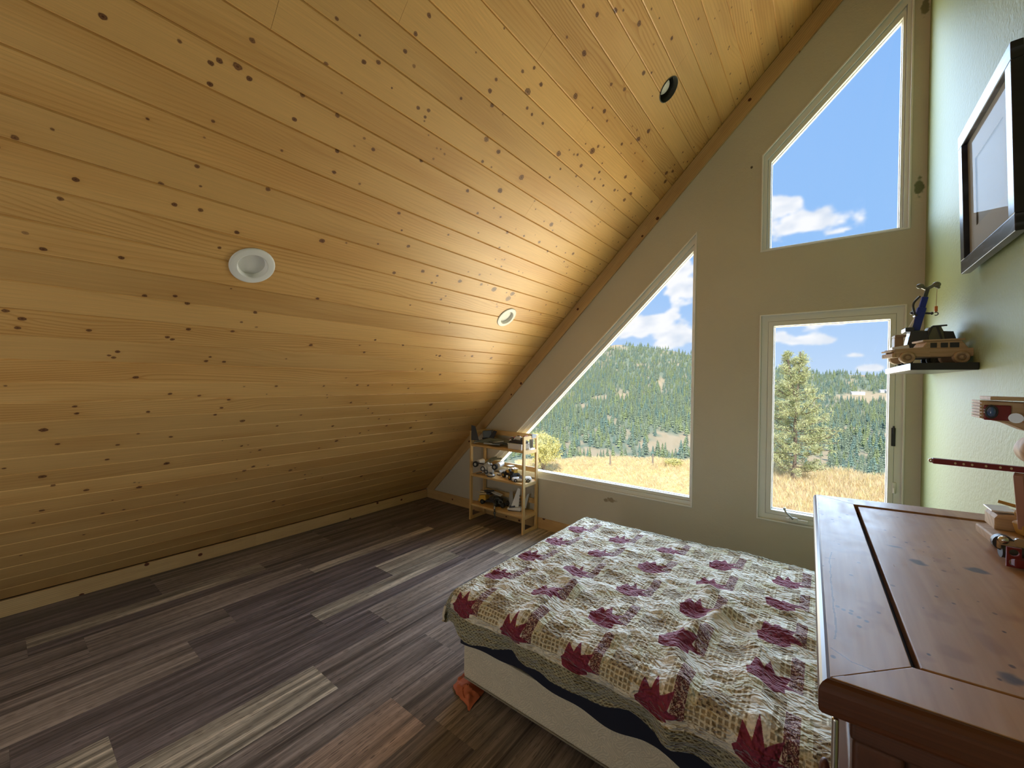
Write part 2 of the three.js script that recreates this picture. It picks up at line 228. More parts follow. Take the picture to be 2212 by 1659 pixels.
// ------------------------------------------------------------------ ceiling: pine boards under a roof slab, holes where the lamps sit
const LAMPS = [{ s: 2.706, z: 2.722, r: 0.062 }, { s: 2.713, z: 0.815, r: 0.062 }, { s: 4.575, z: 0.853, r: 0.07 }];
{
  const ceil = structure('ceiling');
  part(ceil, 'roof_slab', outward(prism([[-0.45, 0.165], [7.0, 0.165], [7.0, 0.3], [-0.45, 0.3]], -0.16, ZS + 0.16, ceilingAt, (s, t, z) => [z, s])), roofMat);
  const joints = { 29: [2.525], 31: [1.864], 33: [1.309, 1.367 + 2.3], 30: [1.329], 26: [1.325], 28: [0.689], 32: [0.066 + 2.1], 35: [0.915], 27: [2.9], 24: [3.7], 20: [3.9], 14: [3.75], 9: [4.1], 5: [3.8], 37: [1.7], 39: [0.8], 22: [4.2], 17: [4.3], 11: [3.6], 36: [2.6] };
  const csg = new Evaluator(); csg.useGroups = false; csg.attributes = ['position', 'normal', 'uv'];
  for (let r = -1; r < 48; r++) {
    const a = S0 + r * ROW + 0.0003, b = Math.min(a + ROW - 0.0006, 6.44), lift = hash(r, 5) * 0.0012;
    if (a > 6.3) continue;
    const ends = [0, ...(joints[r] ?? []), ZS].sort((p, q) => p - q), ru = Math.max(r, 0), c = 0.0046;
    for (let k = 0; k + 1 < ends.length; k++) {
      let g = outward(prism([[a, 0.018], [b, 0.018], [b, lift + c], [b - c, lift], [a + c, lift], [a, lift + c]], ends[k] + 0.0005, ends[k + 1] - 0.0005, ceilingAt, pineUV(ru)));
      for (const l of LAMPS) if (l.s + l.r > a && l.s - l.r < b && l.z > ends[k] && l.z < ends[k + 1]) {
        const hole = new Brush(new THREE.CylinderGeometry(l.r, l.r, 0.12, 40)); hole.quaternion.setFromUnitVectors(V(0, 1, 0), V(R2, -R2, 0)); hole.position.set(...ceilingAt(l.s, 0, l.z)); hole.updateMatrixWorld();
        const p = new Brush(g); p.updateMatrixWorld(); g = csg.evaluate(p, hole, SUBTRACTION).geometry;
      }
      part(ceil, 'plank', g, pineMat[ru < 24 ? 0 : 1]);
    }
  }
  const tr = structure('trim_1');
  part(tr, 'board', setUV(extrude([[0.125, 0.112], [XE, 4.479], [XE, 4.638], [-0.014, 0.112]], 0.019, { bevel: 0.0015 }), (x, y) => [(x + y) * R2 * 0.5, (y - x) * 2.4 + 0.3]), trimMat);
  const bn = structure('baseboard_north');
  part(bn, 'board', setUV(rbox(XE, 0.111, 0.015, [XE / 2, 0.0555, 0.0075], undefined, 0.002), (x, y) => [x * 0.5 + 0.31, y * 4 + 0.2]), trimMat);
  const bw = structure('baseboard_west');
  part(bw, 'board', outward(prism([[0, 0], [-0.003, 0.098], [-0.006, 0.101], [-0.027, 0.101], [-0.126, 0.002]], 0.015, ZS, (x, y, z) => [x, y, z], (x, y, z) => [z * 0.5, y * 4 + 0.42])), trimMat);
}
// ------------------------------------------------------------------ floor: vinyl planks, 1.22 m long, staggered rows
{
  const TONES = { d: [119, 106, 97], p: [110, 98, 94], m: [138, 123, 111], t: [166, 152, 132], r: [154, 130, 113], g: [112, 98, 86] };
  const variants = ['d', 'p', 'dp', 'm', 't', 'tpp', 'dt', 'r'].map((w) => [...w].map((k) => TONES[k]));
  const T = tex(2048, 2048, (u, v, i, j) => {
    const k = j >> 8, t = (j & 255) / 256, z = u * 1.22, y = t * 0.252, w = variants[k];
    const q = w.length === 1 ? 0 : w.length === 2 ? (t < 0.58 ? 0 : 1) : (t < 0.58 ? 0 : t < 0.8 ? 1 : 2);
    const l = fbm(z * 5 + k * 13, y * 260 + k * 50, 3) - 0.5, broad = fbm(z * 1.8 + k * 7, y * 42 + k * 20, 3) - 0.5, fleck = fbm(z * 22 + k * 3, y * 420, 2);
    let c = scl(w[q], 1 + l * 0.5 + broad * 0.95);
    c = mixc(c, [58, 46, 42], smoothstep(fleck, 0.66, 0.8) * 0.55);
    return mixc(c, [188, 176, 160], smoothstep(l, 0.2, 0.38) * 0.25);
  });
  const grain = tex(1024, 256, (u, v) => fbm(u * 14, v * 90, 3), { srgb: false });
  const m = mat('vinyl_planks', 0xffffff, { map: T, roughness: 0.45, bumpMap: grain, bumpScale: 0.0004 });
  const floor = structure('floor');
  part(floor, 'subfloor', box(5.0, 0.2, ZS + 0.3, [2.1, -0.107, ZS / 2 + 0.0]), roofMat);
  const W = 0.2515, L = 1.2192, offs = { 0: 0.3, 1: 0.911, 2: 0.703, 3: 0.1, 4: 0.344, 5: 0.99, 6: 0.732, 7: 1.211, 8: 0.666, 9: 1.086, 10: 1.04 };
  // which print each plank carries: row, number of the plank from the window
  const look = { '1,2': 5, '1,1': 0, '2,1': 6, '2,2': 3, '2,3': 0, '4,0': 0, '4,1': 4, '4,2': 1, '4,3': 3, '5,1': 5, '5,2': 1, '5,0': 2, '6,0': 4, '6,1': 3, '6,2': 1, '6,3': 4, '7,2': 4, '7,1': 0, '7,0': 1, '8,1': 3, '8,2': 0, '8,0': 3, '9,2': 7, '9,1': 0, '9,0': 1, '10,1': 3, '10,2': 2, '3,0': 1, '3,1': 2, '3,2': 1, '3,3': 0 };
  for (let r = -1; r < 18; r++) {
    const a = 0.166 + (r - 0) * W, b = Math.min(a + W, XE + 0.02), x0 = Math.max(a, -0.15);
    if (x0 >= b) continue;
    const off = offs[r] ?? hash(r, 77) * L;
    for (let k = 0; ; k++) {
      const z0 = Math.max(0, off + (k - 1) * L), z1 = Math.min(ZS, off + k * L);
      if (z0 >= ZS) break;
      const kind = look[r + ',' + k] ?? [0, 1, 2, 0, 3][Math.floor(hash(r * 7 + 1, k) * 5)], c = 0.0009, base = z1 - L, h = 0.006;
      part(floor, 'plank', outward(prism([[x0, -h], [b, -h], [b, -c], [b - c, 0], [x0 + c, 0], [x0, -c]], z0 + 0.0002, z1 - 0.0002, (x, y, z) => [x, y, z], (x, y, z) => [((z - base) / L) * 0.998, (kind + 0.01 + 0.98 * clamp((x - a) / W, 0, 1)) / 8])), m);
    }
  }
}
// ------------------------------------------------------------------ windows
const vinyl = mat('ivory_vinyl', [0.8, 0.79, 0.72], { roughness: 0.42 });
const whiteTrim = mat('white_edging', [0.86, 0.84, 0.78], { roughness: 0.4 });
const glass = mat('window_glass', 0xffffff, { roughness: 0.0, transmission: 1, thickness: 0, ior: 1.45 });
const metal = mat('dull_metal', [0.5, 0.49, 0.46], { roughness: 0.4, metalness: 0.7 });
const black = mat('black_plastic', [0.016, 0.016, 0.018], { roughness: 0.45 });
[['tri', 1], ['up', 2], ['low', 3]].forEach(([k, n]) => {
  const w = structure('window_' + n), { out, glass: gl } = WIN[k];
  part(w, 'edging', extrude(inset(out, -0.005), 0.011, { holes: [inset(out, 0.005)], bevel: 0.0015 }).translate(0, 0, -0.004), whiteTrim);
  const mid = out.map((p, i) => [p[0] + (gl[i][0] - p[0]) * 0.55, p[1] + (gl[i][1] - p[1]) * 0.55]);
  part(w, 'frame', extrude(inset(out, 0.0015), 0.1, { holes: [mid] }).translate(0, 0, -0.112), vinyl);
  part(w, k === 'low' ? 'sash' : 'stop', extrude(inset(mid, 0.0012), 0.056, { holes: [inset(gl, -0.004)], bevel: 0.003, seg: 2 }).translate(0, 0, k === 'low' ? -0.066 : -0.082), vinyl);
  part(w, 'glazing_bead', extrude(inset(gl, -0.0045), 0.03, { holes: [gl], bevel: 0.002 }).translate(0, 0, -0.085), whiteTrim);
  part(w, 'pane', sheetPoly(inset(gl, -0.004), -0.072), glass);
  if (k === 'low') {
    part(w, 'crank_base', [rbox(0.13, 0.022, 0.03, [3.9, 0.556, 0.0]), rbox(0.05, 0.03, 0.02, [3.88, 0.562, 0.01])], vinyl);
    part(w, 'crank_handle', [tube([[3.878, 0.565, 0.018], [3.862, 0.585, 0.03], [3.84, 0.605, 0.03], [3.829, 0.625, 0.02]], 0.006, 12, 8), ball(0.009, [3.828, 0.63, 0.02])], metal);
    part(w, 'lock_plate', rbox(0.02, 0.115, 0.006, [4.388, 1.19, -0.008]), black);
    part(w, 'lock_lever', rbox(0.009, 0.05, 0.014, [4.388, 1.235, 0.0]), black);
    part(w, 'lower_latch', [rbox(0.018, 0.07, 0.012, [4.396, 0.87, -0.006]), rbox(0.01, 0.035, 0.018, [4.396, 0.855, 0.003])], vinyl);
  }
});
function sheetPoly(p, z) { const g = new THREE.ShapeGeometry(poly(p)); g.translate(0, 0, z); return g; }

// ------------------------------------------------------------------ recessed lamps in the sloping ceiling
{
  const ring = mat('lamp_trim_white', [0.9, 0.88, 0.82], { roughness: 0.4 }), lens = mat('lamp_lens', [0.84, 0.83, 0.8], { roughness: 0.5 });
  const can = mat('dark_can_metal', [0.1, 0.1, 0.085], { roughness: 0.45, metalness: 0.4 });
  const mount = (o, l) => { o.position.set(...ceilingAt(l.s, 0, l.z)); o.quaternion.setFromUnitVectors(V(0, 1, 0), V(R2, -R2, 0)); return o; };
  const labels = ['white recessed ceiling lamp nearer the camera, left of the sloping boards', 'white recessed ceiling lamp above the triangular window, small and farther away'];
  for (let k = 0; k < 2; k++) {
    const t = mount(thing('recessed_lamp', labels[k], 'ceiling lamp', [0, 0, 0], 0, 'white recessed lamps in the pine ceiling'), LAMPS[k]);
    part(t, 'trim_ring', lathe([[0.0945, 0.0], [0.0945, 0.003], [0.092, 0.006], [0.085, 0.0075], [0.066, 0.009], [0.0625, 0.008], [0.0605, 0.004], [0.056, -0.014], [0.055, -0.016], [0.058, -0.016], [0.061, -0.002]], 48), ring);
    part(t, 'lens', lathe([[0.0001, -0.0125], [0.03, -0.013], [0.0565, -0.0155], [0.0565, -0.019], [0.0001, -0.019]], 40), lens);
  }
  const t = mount(thing('open_lamp_can', 'dark open lamp can in the upper ceiling, its trim ring missing', 'ceiling lamp'), LAMPS[2]);
  part(t, 'can', [lathe([[0.0685, 0.003], [0.0685, -0.13], [0.001, -0.13], [0.001, -0.132], [0.0695, -0.132], [0.0695, 0.0045], [0.0685, 0.003]], 40), ...[-0.03, -0.062, -0.096].map((y) => torus(0.068, 0.0016, [0, y, 0], [Math.PI / 2, 0, 0], 40)), box(0.002, 0.12, 0.006, [0.0672, -0.064, 0]), box(0.006, 0.12, 0.002, [0, -0.064, -0.0672])], can);
  part(t, 'lip', lathe([[0.0695, -0.002], [0.0735, -0.0005], [0.074, 0.0016], [0.0725, 0.0022], [0.069, 0.002]], 40), can);
  part(t, 'bulb', lathe([[0.0001, -0.028], [0.02, -0.029], [0.038, -0.033], [0.043, -0.04], [0.042, -0.05], [0.022, -0.1], [0.014, -0.105], [0.014, -0.129], [0.0001, -0.129]], 32), lens);
}

// ------------------------------------------------------------------ bed: box spring, mattress in a navy sheet, patchwork quilt
const BX0 = 2.62, BX1 = 4.47, BZ0 = 0.7, BZ1 = 2.035;
{
  const damask = tex(512, 512, (u, v) => { const a = Math.sin(u * 44 + 2.4 * Math.sin(v * 31)) * Math.sin(v * 40 + 2.2 * Math.sin(u * 25)); return 0.5 + 0.3 * Math.sin(a * 7) + 0.2 * noise(u * 300, v * 300); }, { srgb: false });
  const tick = tex(512, 512, (u, v) => { const a = Math.sin(u * 44 + 2.4 * Math.sin(v * 31)) * Math.sin(v * 40 + 2.2 * Math.sin(u * 25)); return scl([214, 203, 180], 0.94 + 0.07 * smoothstep(Math.sin(a * 7), 0.1, 0.5) + 0.05 * (fbm(u * 6, v * 6, 3) - 0.5)); });
  damask.repeat.set(2.2, 2.2); tick.repeat.set(2.2, 2.2);
  const ticking = mat('damask_ticking', 0xffffff, { map: tick, roughness: 0.8, bumpMap: damask, bumpScale: 0.0015 });
  const bs = thing('box_spring', 'cream damask box spring on the floor under the bed', 'box spring', [0, 0, 0]);
  const soft = (w, h, d, rad, wav, n = 60) => { const g = new RoundedBoxGeometry(w, h, d, 6, rad); const p = g.attributes.position; return g; };
  const bx = new RoundedBoxGeometry(BX1 - BX0 - 0.01, 0.215, BZ1 - BZ0 - 0.005, 5, 0.028).translate((BX0 + BX1) / 2 + 0.005, 0.135, (BZ0 + BZ1) / 2);
  part(bs, 'cover', setUV(bx, (x, y, z) => [x + z, y + z * 0.3]), ticking);
  part(bs, 'piping', [0.045, 0.232].map((y) => tube([[BX0 + 0.03, y, BZ1 + 0.0005], [3.2, y, BZ1 + 0.001], [3.9, y, BZ1 + 0.001], [BX1 - 0.03, y, BZ1 + 0.0005]], 0.0035, 40, 6)), ticking);
  const slat = mat('bed_rail_wood', 0x4a3524, { roughness: 0.7 });
  for (const [x, z] of [[BX0 + 0.12, BZ0 + 0.1], [BX0 + 0.16, BZ1 - 0.12], [BX1 - 0.1, BZ0 + 0.1], [BX1 - 0.1, BZ1 - 0.1]]) part(bs, 'foot', rbox(0.06, 0.03, 0.06, [x, 0.015, z]), slat);
  const navy = mat('navy_sheet', [0.006, 0.008, 0.022], { roughness: 0.85, sheen: 0.3, sheenRoughness: 0.6 });
  navy.sheenColor.setRGB(0.1, 0.12, 0.25);
  const mt = thing('mattress', 'mattress in a navy blue fitted sheet under the quilt', 'mattress', [0, 0, 0]);
  part(mt, 'fitted_sheet', new RoundedBoxGeometry(BX1 - BX0, 0.222, BZ1 - BZ0, 6, 0.05).translate((BX0 + BX1) / 2, 0.245 + 0.111, (BZ0 + BZ1) / 2), navy);
  // the loose lower edge of the sheet hangs a little over the box spring
  const low = (x) => 0.238 - 0.022 * smoothstep(x, 3.1, 3.7) + 0.012 * Math.sin(x * 11) + 0.008 * Math.sin(x * 23 + 1);
  part(mt, 'sheet_hem', sheet(90, 6, (u, v) => { const x = lerp(BX0 + 0.02, BX1 - 0.02, u); return [x, lerp(0.32, low(x), v), BZ1 + 0.004 + 0.012 * v + 0.006 * v * Math.sin(x * 17)]; }), navy);

  // quilt print: maple-leaf patchwork, pitch 0.303 m across and 0.295 m along
  const QU0 = 2.42, QU1 = 4.58, QV0 = 0.42, QV1 = 2.34, PU = 0.303, PV = 0.295, OU = 2.69 - 0.27 * PU, OV = 0.94 - 0.78 * PV, BORDER = OV + 5 * PV;
  const leafPts = [[0, -0.26], [0.06, -0.1], [0.2, -0.17], [0.16, -0.04], [0.27, 0.01], [0.15, 0.06], [0.16, 0.13], [0.03, 0.22], [-0.1, 0.18], [-0.17, 0.16], [-0.2, 0.02], [-0.16, -0.02], [-0.13, -0.19], [-0.04, -0.1]];
  const inLeaf = (x, y) => { let c = false; for (let i = 0, j = leafPts.length - 1; i < leafPts.length; j = i++) { const a = leafPts[i], b = leafPts[j]; if ((a[1] > y) !== (b[1] > y) && x < ((b[0] - a[0]) * (y - a[1])) / (b[1] - a[1]) + a[0]) c = !c; } return c; };
  const cream = [240, 232, 212], maroon = [132, 42, 66], tan = [180, 162, 128], olive = [178, 174, 142];
  const plaid = (x, y) => { const a = (x / 0.017) % 1, b = (y / 0.017) % 1; return a < 0.34 || b < 0.34 ? [230, 218, 188] : a > 0.92 || b > 0.92 ? [168, 148, 112] : [160, 141, 106]; };
  const floral = (x, y) => (noise(x * 420, y * 420) > 0.58 ? [206, 180, 160] : noise(x * 480 + 9, y * 480) > 0.62 ? [128, 62, 66] : [98, 52, 50]);
  const print = (x, y) => { const i = Math.floor(y / 0.012), a = ((x + (i % 2) * 0.011) / 0.022 + 40) % 1, b = (y / 0.012) % 1; return a > 0.2 && a < 0.72 && b > 0.25 && b < 0.75 && noise(x * 400, y * 400) > 0.3 ? [104, 82, 58] : tan; };
  const check = (x, y) => { const a = (x / 0.0085) % 1, b = (y / 0.0085) % 1; return a < 0.35 || b < 0.35 ? [224, 214, 182] : [200, 190, 150]; };
  const border = (x, y) => { const i = Math.floor(y / 0.0125), a = ((x + (i % 2) * 0.0105) / 0.021 + 40) % 1, b = ((y / 0.0125) % 1 + 1) % 1, e = Math.hypot((a - 0.5) / 0.3, (b - 0.5) / 0.34); return e < 1 && noise(x * 500, y * 500) > 0.32 ? [92, 82, 60] : [178, 172, 142]; };
  const quiltColor = (x, v) => {
    const weave = 0.94 + 0.1 * noise(x * 900, v * 900);
    if (v > BORDER || x < OU || v < OV) return scl(border(x, v), weave);
    const gu = (x - OU) / PU, gv = (v - OV) / PV, iu = Math.floor(gu), iv = Math.floor(gv), u = gu - iu, w = gv - iv;
    if (inLeaf((u - 0.27) * 0.92, (w - 0.79) * 0.92)) return scl(maroon, weave * (0.95 + 0.12 * noise(x * 200, v * 200)));
    let c;
    if (w > 0.83 && u > 0.36) c = cream;
    else if (u > 0.47 && u < 0.6 && w > 0.2) c = floral(x, v);
    else if (u > 0.6 && u < 0.7 && w > 0.18 && w < 0.66) c = check(x, v);
    else if (u >= 0.7 && w > 0.34 && w < 0.62) c = print(x, v);
    else if (u >= 0.7 && w > 0.16 && w <= 0.34) c = u > 0.86 ? check(x, v) : cream;
    else if (w >= 0.62 && u >= 0.6) c = plaid(x, v);
    else if (w <= 0.2) c = u < 0.25 ? check(x, v) : u < 0.47 ? print(x, v) : u < 0.75 ? cream : plaid(x, v);
    else if (Math.abs(u - 0.27) < 0.1 && w < 0.66) c = cream;
    else if (w < 0.7) c = plaid(x, v);
    else c = cream;
    return scl(c, weave);
  };
  const qt = tex(2048, 1820, (u, v) => quiltColor(lerp(QU0, QU1, u), lerp(QV0, QV1, v)), { wrap: THREE.ClampToEdgeWrapping });
  const crinkle = tex(1024, 1024, (u, v) => { const a = 1 - Math.abs(2 * fbm(u * 78 + fbm(u * 9, v * 9, 2) * 4, v * 120 + fbm(u * 14, v * 10, 2) * 3, 4) - 1); return 0.75 * a * a + 0.25 * fbm(u * 90, v * 140, 2); }, { srgb: false });
  const quiltMat = mat('patchwork_cotton', 0xffffff, { map: qt, roughness: 0.78, bumpMap: crinkle, bumpScale: 0.019, sheen: 0.8, sheenRoughness: 0.5 });
  quiltMat.sheenColor.setRGB(0.9, 0.92, 1);
  // rumples: crests given by their end points on the bed, with width and height
  const crests = [[3.02, 2.06, 3.05, 1.72, 0.05, 0.03], [3.05, 1.72, 2.9, 1.5, 0.05, 0.016], [3.64, 2.06, 3.62, 1.72, 0.04, 0.034], [3.62, 1.72, 3.72, 1.52, 0.05, 0.03], [3.72, 1.52, 4.1, 1.46, 0.05, 0.026], [3.5, 1.66, 3.62, 1.32, 0.045, 0.022], [3.62, 1.32, 4.0, 1.22, 0.05, 0.02], [3.38, 1.96, 3.6, 1.8, 0.04, 0.02], [3.9, 2.05, 3.84, 1.7, 0.05, 0.026], [3.84, 1.7, 4.1, 1.62, 0.04, 0.018], [3.2, 1.9, 3.3, 1.7, 0.035, 0.012], [3.1, 1.3, 3.32, 1.18, 0.05, 0.012], [2.82, 1.95, 2.86, 1.7, 0.05, 0.012], [4.2, 2.0, 4.15, 1.5, 0.05, 0.02]];
  const rumple = (x, z) => { let h = 0; for (const [x0, z0, x1, z1, w, k] of crests) { const dx = x1 - x0, dz = z1 - z0, t = clamp(((x - x0) * dx + (z - z0) * dz) / (dx * dx + dz * dz), 0, 1), d = Math.hypot(x - x0 - dx * t + 0.02 * Math.sin(z * 21), z - z0 - dz * t + 0.015 * Math.sin(x * 17)); h += k * Math.exp(-((d / w) ** 2)); } return h; };
  const hemArc = (x) => { const y = 0.336 + 0.016 * Math.sin(x * 12.5 + 1.2) + 0.012 * Math.sin(x * 29 + 0.4) + 0.02 * Math.exp(-(((x - 2.98) / 0.05) ** 2)) - 0.022 * Math.exp(-(((x - 3.08) / 0.05) ** 2)) - 0.02 * smoothstep(2.75, 2.62, x); return y; };
  const TOP = 0.487, RAD = 0.062;
  const drape = (d) => { const q = RAD * Math.PI / 2; if (d <= 0) return [d, 0]; if (d < q) { const a = d / RAD; return [RAD * Math.sin(a), -RAD * (1 - Math.cos(a))]; } return [RAD, -RAD - (d - q)]; };
  const NX = 340, NZ = 300, HANG = 0.235;
  const at = (u, v) => {
    const x = lerp(QU0 + 0.02, BX1 - 0.01, u), edge = BZ1 + 0.0, vv = lerp(BZ0 - 0.2, edge + 0.3, v);
    const dl = drape(BX0 + 0.012 - x), dn = drape(vv - edge), df = drape(BZ0 - vv);
    let px = dl[0] > 0 ? BX0 + 0.012 - dl[0] : x, pz = dn[0] > 0 ? edge + dn[0] : df[0] > 0 ? BZ0 - df[0] : vv, py = TOP + Math.min(0, dl[1] + dn[1] + df[1]);
    const top = (px > BX0 ? 1 : 0.3), nearF = clamp((vv - edge) / RAD, 0, 1);
    const r = rumple(x, Math.min(vv, edge + 0.02)) * 1.0 + 0.022 * (fbm(x * 7 + vv * 3, vv * 11 - x * 2, 3) - 0.5) + 0.013 * (fbm(x * 26, vv * 46, 2) - 0.5) + 0.02 * (fbm(x * 2.5 + 3, vv * 2.5, 2) - 0.4) * (vv < edge ? 1 : 0.4);
    py += r * (1 - nearF) * top; pz += r * nearF * 0.9;
    // hanging folds on the near side, and the hem
    if (nearF > 0) { const hang = clamp((TOP - RAD - py) / 0.12, 0, 1); pz += hang * (0.012 * Math.sin(x * 14 + 0.6) + 0.008 * Math.sin(x * 31) + 0.008); const bottom = hemArc(x); if (py < TOP - RAD) py = lerp(TOP - RAD, bottom, clamp((TOP - RAD - py) / 0.2026, 0, 1)); }
    if (dl[1] + Math.min(dn[1], 0) < -0.25) py = Math.max(py, 0.27);
    return [px, py, pz, (x - QU0) / (QU1 - QU0), (vv - QV0) / (QV1 - QV0)];
  };
  const topGeo = sheet(NX, NZ, at);
  // the underside, 7 mm in from the face, closes the quilt to a padded sheet
  const under = topGeo.clone(); { const p = under.attributes.position, n = topGeo.attributes.normal; const s = n.getY(Math.floor(p.count / 2)) > 0 ? -1 : 1; for (let i = 0; i < p.count; i++) p.setXYZ(i, p.getX(i) + n.getX(i) * s * 0.007, p.getY(i) + n.getY(i) * s * 0.007, p.getZ(i) + n.getZ(i) * s * 0.007); const ix = under.index.array; for (let i = 0; i < ix.length; i += 3) { const t = ix[i]; ix[i] = ix[i + 1]; ix[i + 1] = t; } under.computeVertexNormals(); }
  if (topGeo.attributes.normal.getY(Math.floor(topGeo.attributes.position.count / 2)) < 0) for (const g of [topGeo, under]) { const ix = g.index.array; for (let i = 0; i < ix.length; i += 3) { const t = ix[i]; ix[i] = ix[i + 1]; ix[i + 1] = t; } g.computeVertexNormals(); }
  const q = thing('quilt', 'rumpled cream and maroon maple-leaf patchwork quilt spread over the bed', 'quilt', [0, 0, 0]);
  part(q, 'patchwork', topGeo, quiltMat);
  part(q, 'backing', under, mat('quilt_backing', [0.62, 0.55, 0.43], { roughness: 0.85 }));

  // orange rag on the floor at the foot corner
  const rag = mat('orange_rag', [0.5, 0.14, 0.06], { roughness: 0.9 });
  single('rag', sheet(40, 30, (u, v) => { const x = 2.585 + 0.17 * u, z = 1.93 + 0.15 * v + 0.05 * u; const f = fbm(u * 5 + 2, v * 5, 3), e = Math.min(u, 1 - u, v, 1 - v); const under = x > 2.59 && z < 2.045; return [x + 0.03 * (fbm(u * 3, v * 3 + 7, 2) - 0.5) + 0.02 * v, 0.004 + (under ? 0.12 : 1) * (0.05 * Math.max(0, f - 0.3) * smoothstep(e, 0, 0.2) + 0.028 * (1 - v) * (1 - Math.abs(u - 0.3))) + 0, z + 0.03 * (fbm(u * 4 + 9, v * 4, 2) - 0.5)]; }), rag, 'crumpled orange cloth on the floor under the bed corner', 'cloth');
}

// ------------------------------------------------------------------ dresser against the green wall
{
  const stain = [[4.173, 2.525, 0.011, 0.014], [4.242, 2.506, 0.015, 0.015], [4.2, 2.845, 0.01, 0.012], [4.15, 2.46, 0.012, 0.006]], cracks = [[[4.058, 2.575], [4.055, 2.617], [4.056, 2.716], [4.058, 2.793], [4.06, 2.849], [4.058, 2.88]], [[4.054, 2.903], [4.071, 2.918], [4.09, 2.921]], [[4.05, 2.61], [4.062, 2.605]]], dents = Array.from({ length: 60 }, (_, k) => [rr(4.03, 4.3), rr(2.1, 2.97), rr(0.001, 0.003), rr(0.4, 1)]);
  for (const [x, z] of [[4.062, 2.79], [4.068, 2.795], [4.075, 2.80], [4.076, 2.792], [4.083, 2.805], [4.09, 2.81], [4.082, 2.83], [4.056, 2.92]]) dents.push([x, z, 0.0024, 1]);
  const X0 = 4.0, Z0 = 2.0, SX = 0.52, SZ = 1.0;
  const wood = (u, v, grainX) => {
    const x = X0 + u * SX, z = Z0 + v * SZ;
    const g = grainX ? fbm(x * 7, z * 130, 4) : fbm(x * 130, z * 6, 4), b = fbm(x * 9 + 3, z * 5, 3);
    let c = mixc([166, 120, 80], [198, 152, 106], clamp(g * 0.9 + (b - 0.5) * 1.1 + 0.1, 0, 1));
    c = mixc(c, [120, 68, 44], smoothstep(fbm(x * 30, z * 22, 3), 0.6, 0.85) * 0.25);
    for (const [sx, sz, a, d] of stain) { const e = Math.hypot((x - sx) / a, (z - sz) / d) + (fbm(x * 90, z * 90, 2) - 0.5) * 0.8; c = mixc(c, [62, 48, 46], (1 - smoothstep(e, 0.4, 1.1)) * 0.75); }
    for (const L of cracks) for (let q = 1; q < L.length; q++) { const [ax, az] = L[q - 1], [cx, cz] = L[q], dx = cx - ax, dz = cz - az, t = clamp(((x - ax) * dx + (z - az) * dz) / (dx * dx + dz * dz), 0, 1), e = Math.hypot(x - ax - dx * t + 0.0012 * (noise(z * 70, 3) - 0.5), z - az - dz * t); if (e < 0.0008) c = mixc(c, [84, 52, 36], 0.7); }
    for (const [sx, sz, a, k] of dents) { const e = Math.hypot(x - sx, (z - sz) * 0.7) / a; if (e < 1.6) c = mixc(c, [58, 30, 18], (1 - smoothstep(e, 0.6, 1.2)) * k * 0.8); }
    return c;
  };
  const topT = tex(768, 1408, (u, v) => wood(u, v, false)), scratch = tex(768, 1408, (u, v) => { const x = u * SX, z = v * SZ; return 0.26 + 0.16 * fbm(x * 60, z * 26, 4) + 0.06 * fbm(x * 8, z * 8, 2); }, { srgb: false });
  const scr = tex(512, 1024, (u, v) => 0.5 * fbm(u * 60, v * 24, 4) + 0.5 * fbm(u * 12, v * 12, 3), { srgb: false });
  const topM = mat('worn_cherry_top', 0xffffff, { map: topT, roughness: 0.95, roughnessMap: scratch, bumpMap: scr, bumpScale: 0.0003, specularIntensity: 0.45 });
  const sideT = tex(512, 512, (u, v) => scl(mixc([74, 40, 26], [108, 62, 40], fbm(u * 5, v * 70, 4)), 0.9 + 0.2 * fbm(u * 3, v * 3, 2)));
  const sideM = mat('cherry_sides', 0xffffff, { map: sideT, roughness: 0.5 });
  const edgeM = mat('mahogany_edge', 0xffffff, { map: sideT, roughness: 0.28 });
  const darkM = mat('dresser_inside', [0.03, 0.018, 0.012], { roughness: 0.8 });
  const y = 1.225, th = 0.038, Q = [[4.023, 2.12], [4.506, 2.04], [4.506, 2.945], [4.044, 2.97]];
  const d = thing('dresser', 'worn reddish wooden dresser standing beside the bed against the green wall', 'dresser', [0, 0, 0]);
  const flat = (pts, h, bevel) => setUV(extrude(pts.map((p) => [p[0], -p[1]]).reverse(), h, { bevel, seg: 3 }).rotateX(-Math.PI / 2), (px, py, pz) => [(px - X0) / SX, (pz - Z0) / SZ]);
  // top: four mitred rails round a recessed centre board, with a dark joint between
  const I = [[4.104, 2.178], [4.445, 2.128], [4.445, 2.866], [4.121, 2.888]];
  const rails = [[Q[3], Q[0], I[0], I[3]], [Q[0], Q[1], I[1], I[0]], [Q[2], Q[3], I[3], I[2]], [Q[1], Q[2], I[2], I[1]]];
  { // a rounded slab, hollowed where the panel lies
    const P = Q.map((p) => [p[0], -p[1]]).reverse(), slab = new Brush(extrude(P, th, { bevel: 0.011, seg: 4 }).rotateX(-Math.PI / 2).translate(0, y - th - 0.0004, 0)), hollow = new Brush(extrude(inset(P, 0.02), th).rotateX(-Math.PI / 2).translate(0, y - th + 0.012, 0)), e = new Evaluator(); e.useGroups = false; e.attributes = ['position', 'normal', 'uv'];
    slab.updateMatrixWorld(); hollow.updateMatrixWorld();
    part(d, 'top_edge', setUV(e.evaluate(slab, hollow, SUBTRACTION).geometry, (px, py, pz) => [px * 1.2 + pz * 1.1, py * 6 + 0.2]), edgeM);
  }
  const shrink = (pts, k) => { const s = pts.reduce((a, p, i) => { const q = pts[(i + 1) % pts.length]; return a + p[0] * q[1] - q[0] * p[1]; }, 0); return inset(s > 0 ? pts : pts.slice().reverse(), k); };
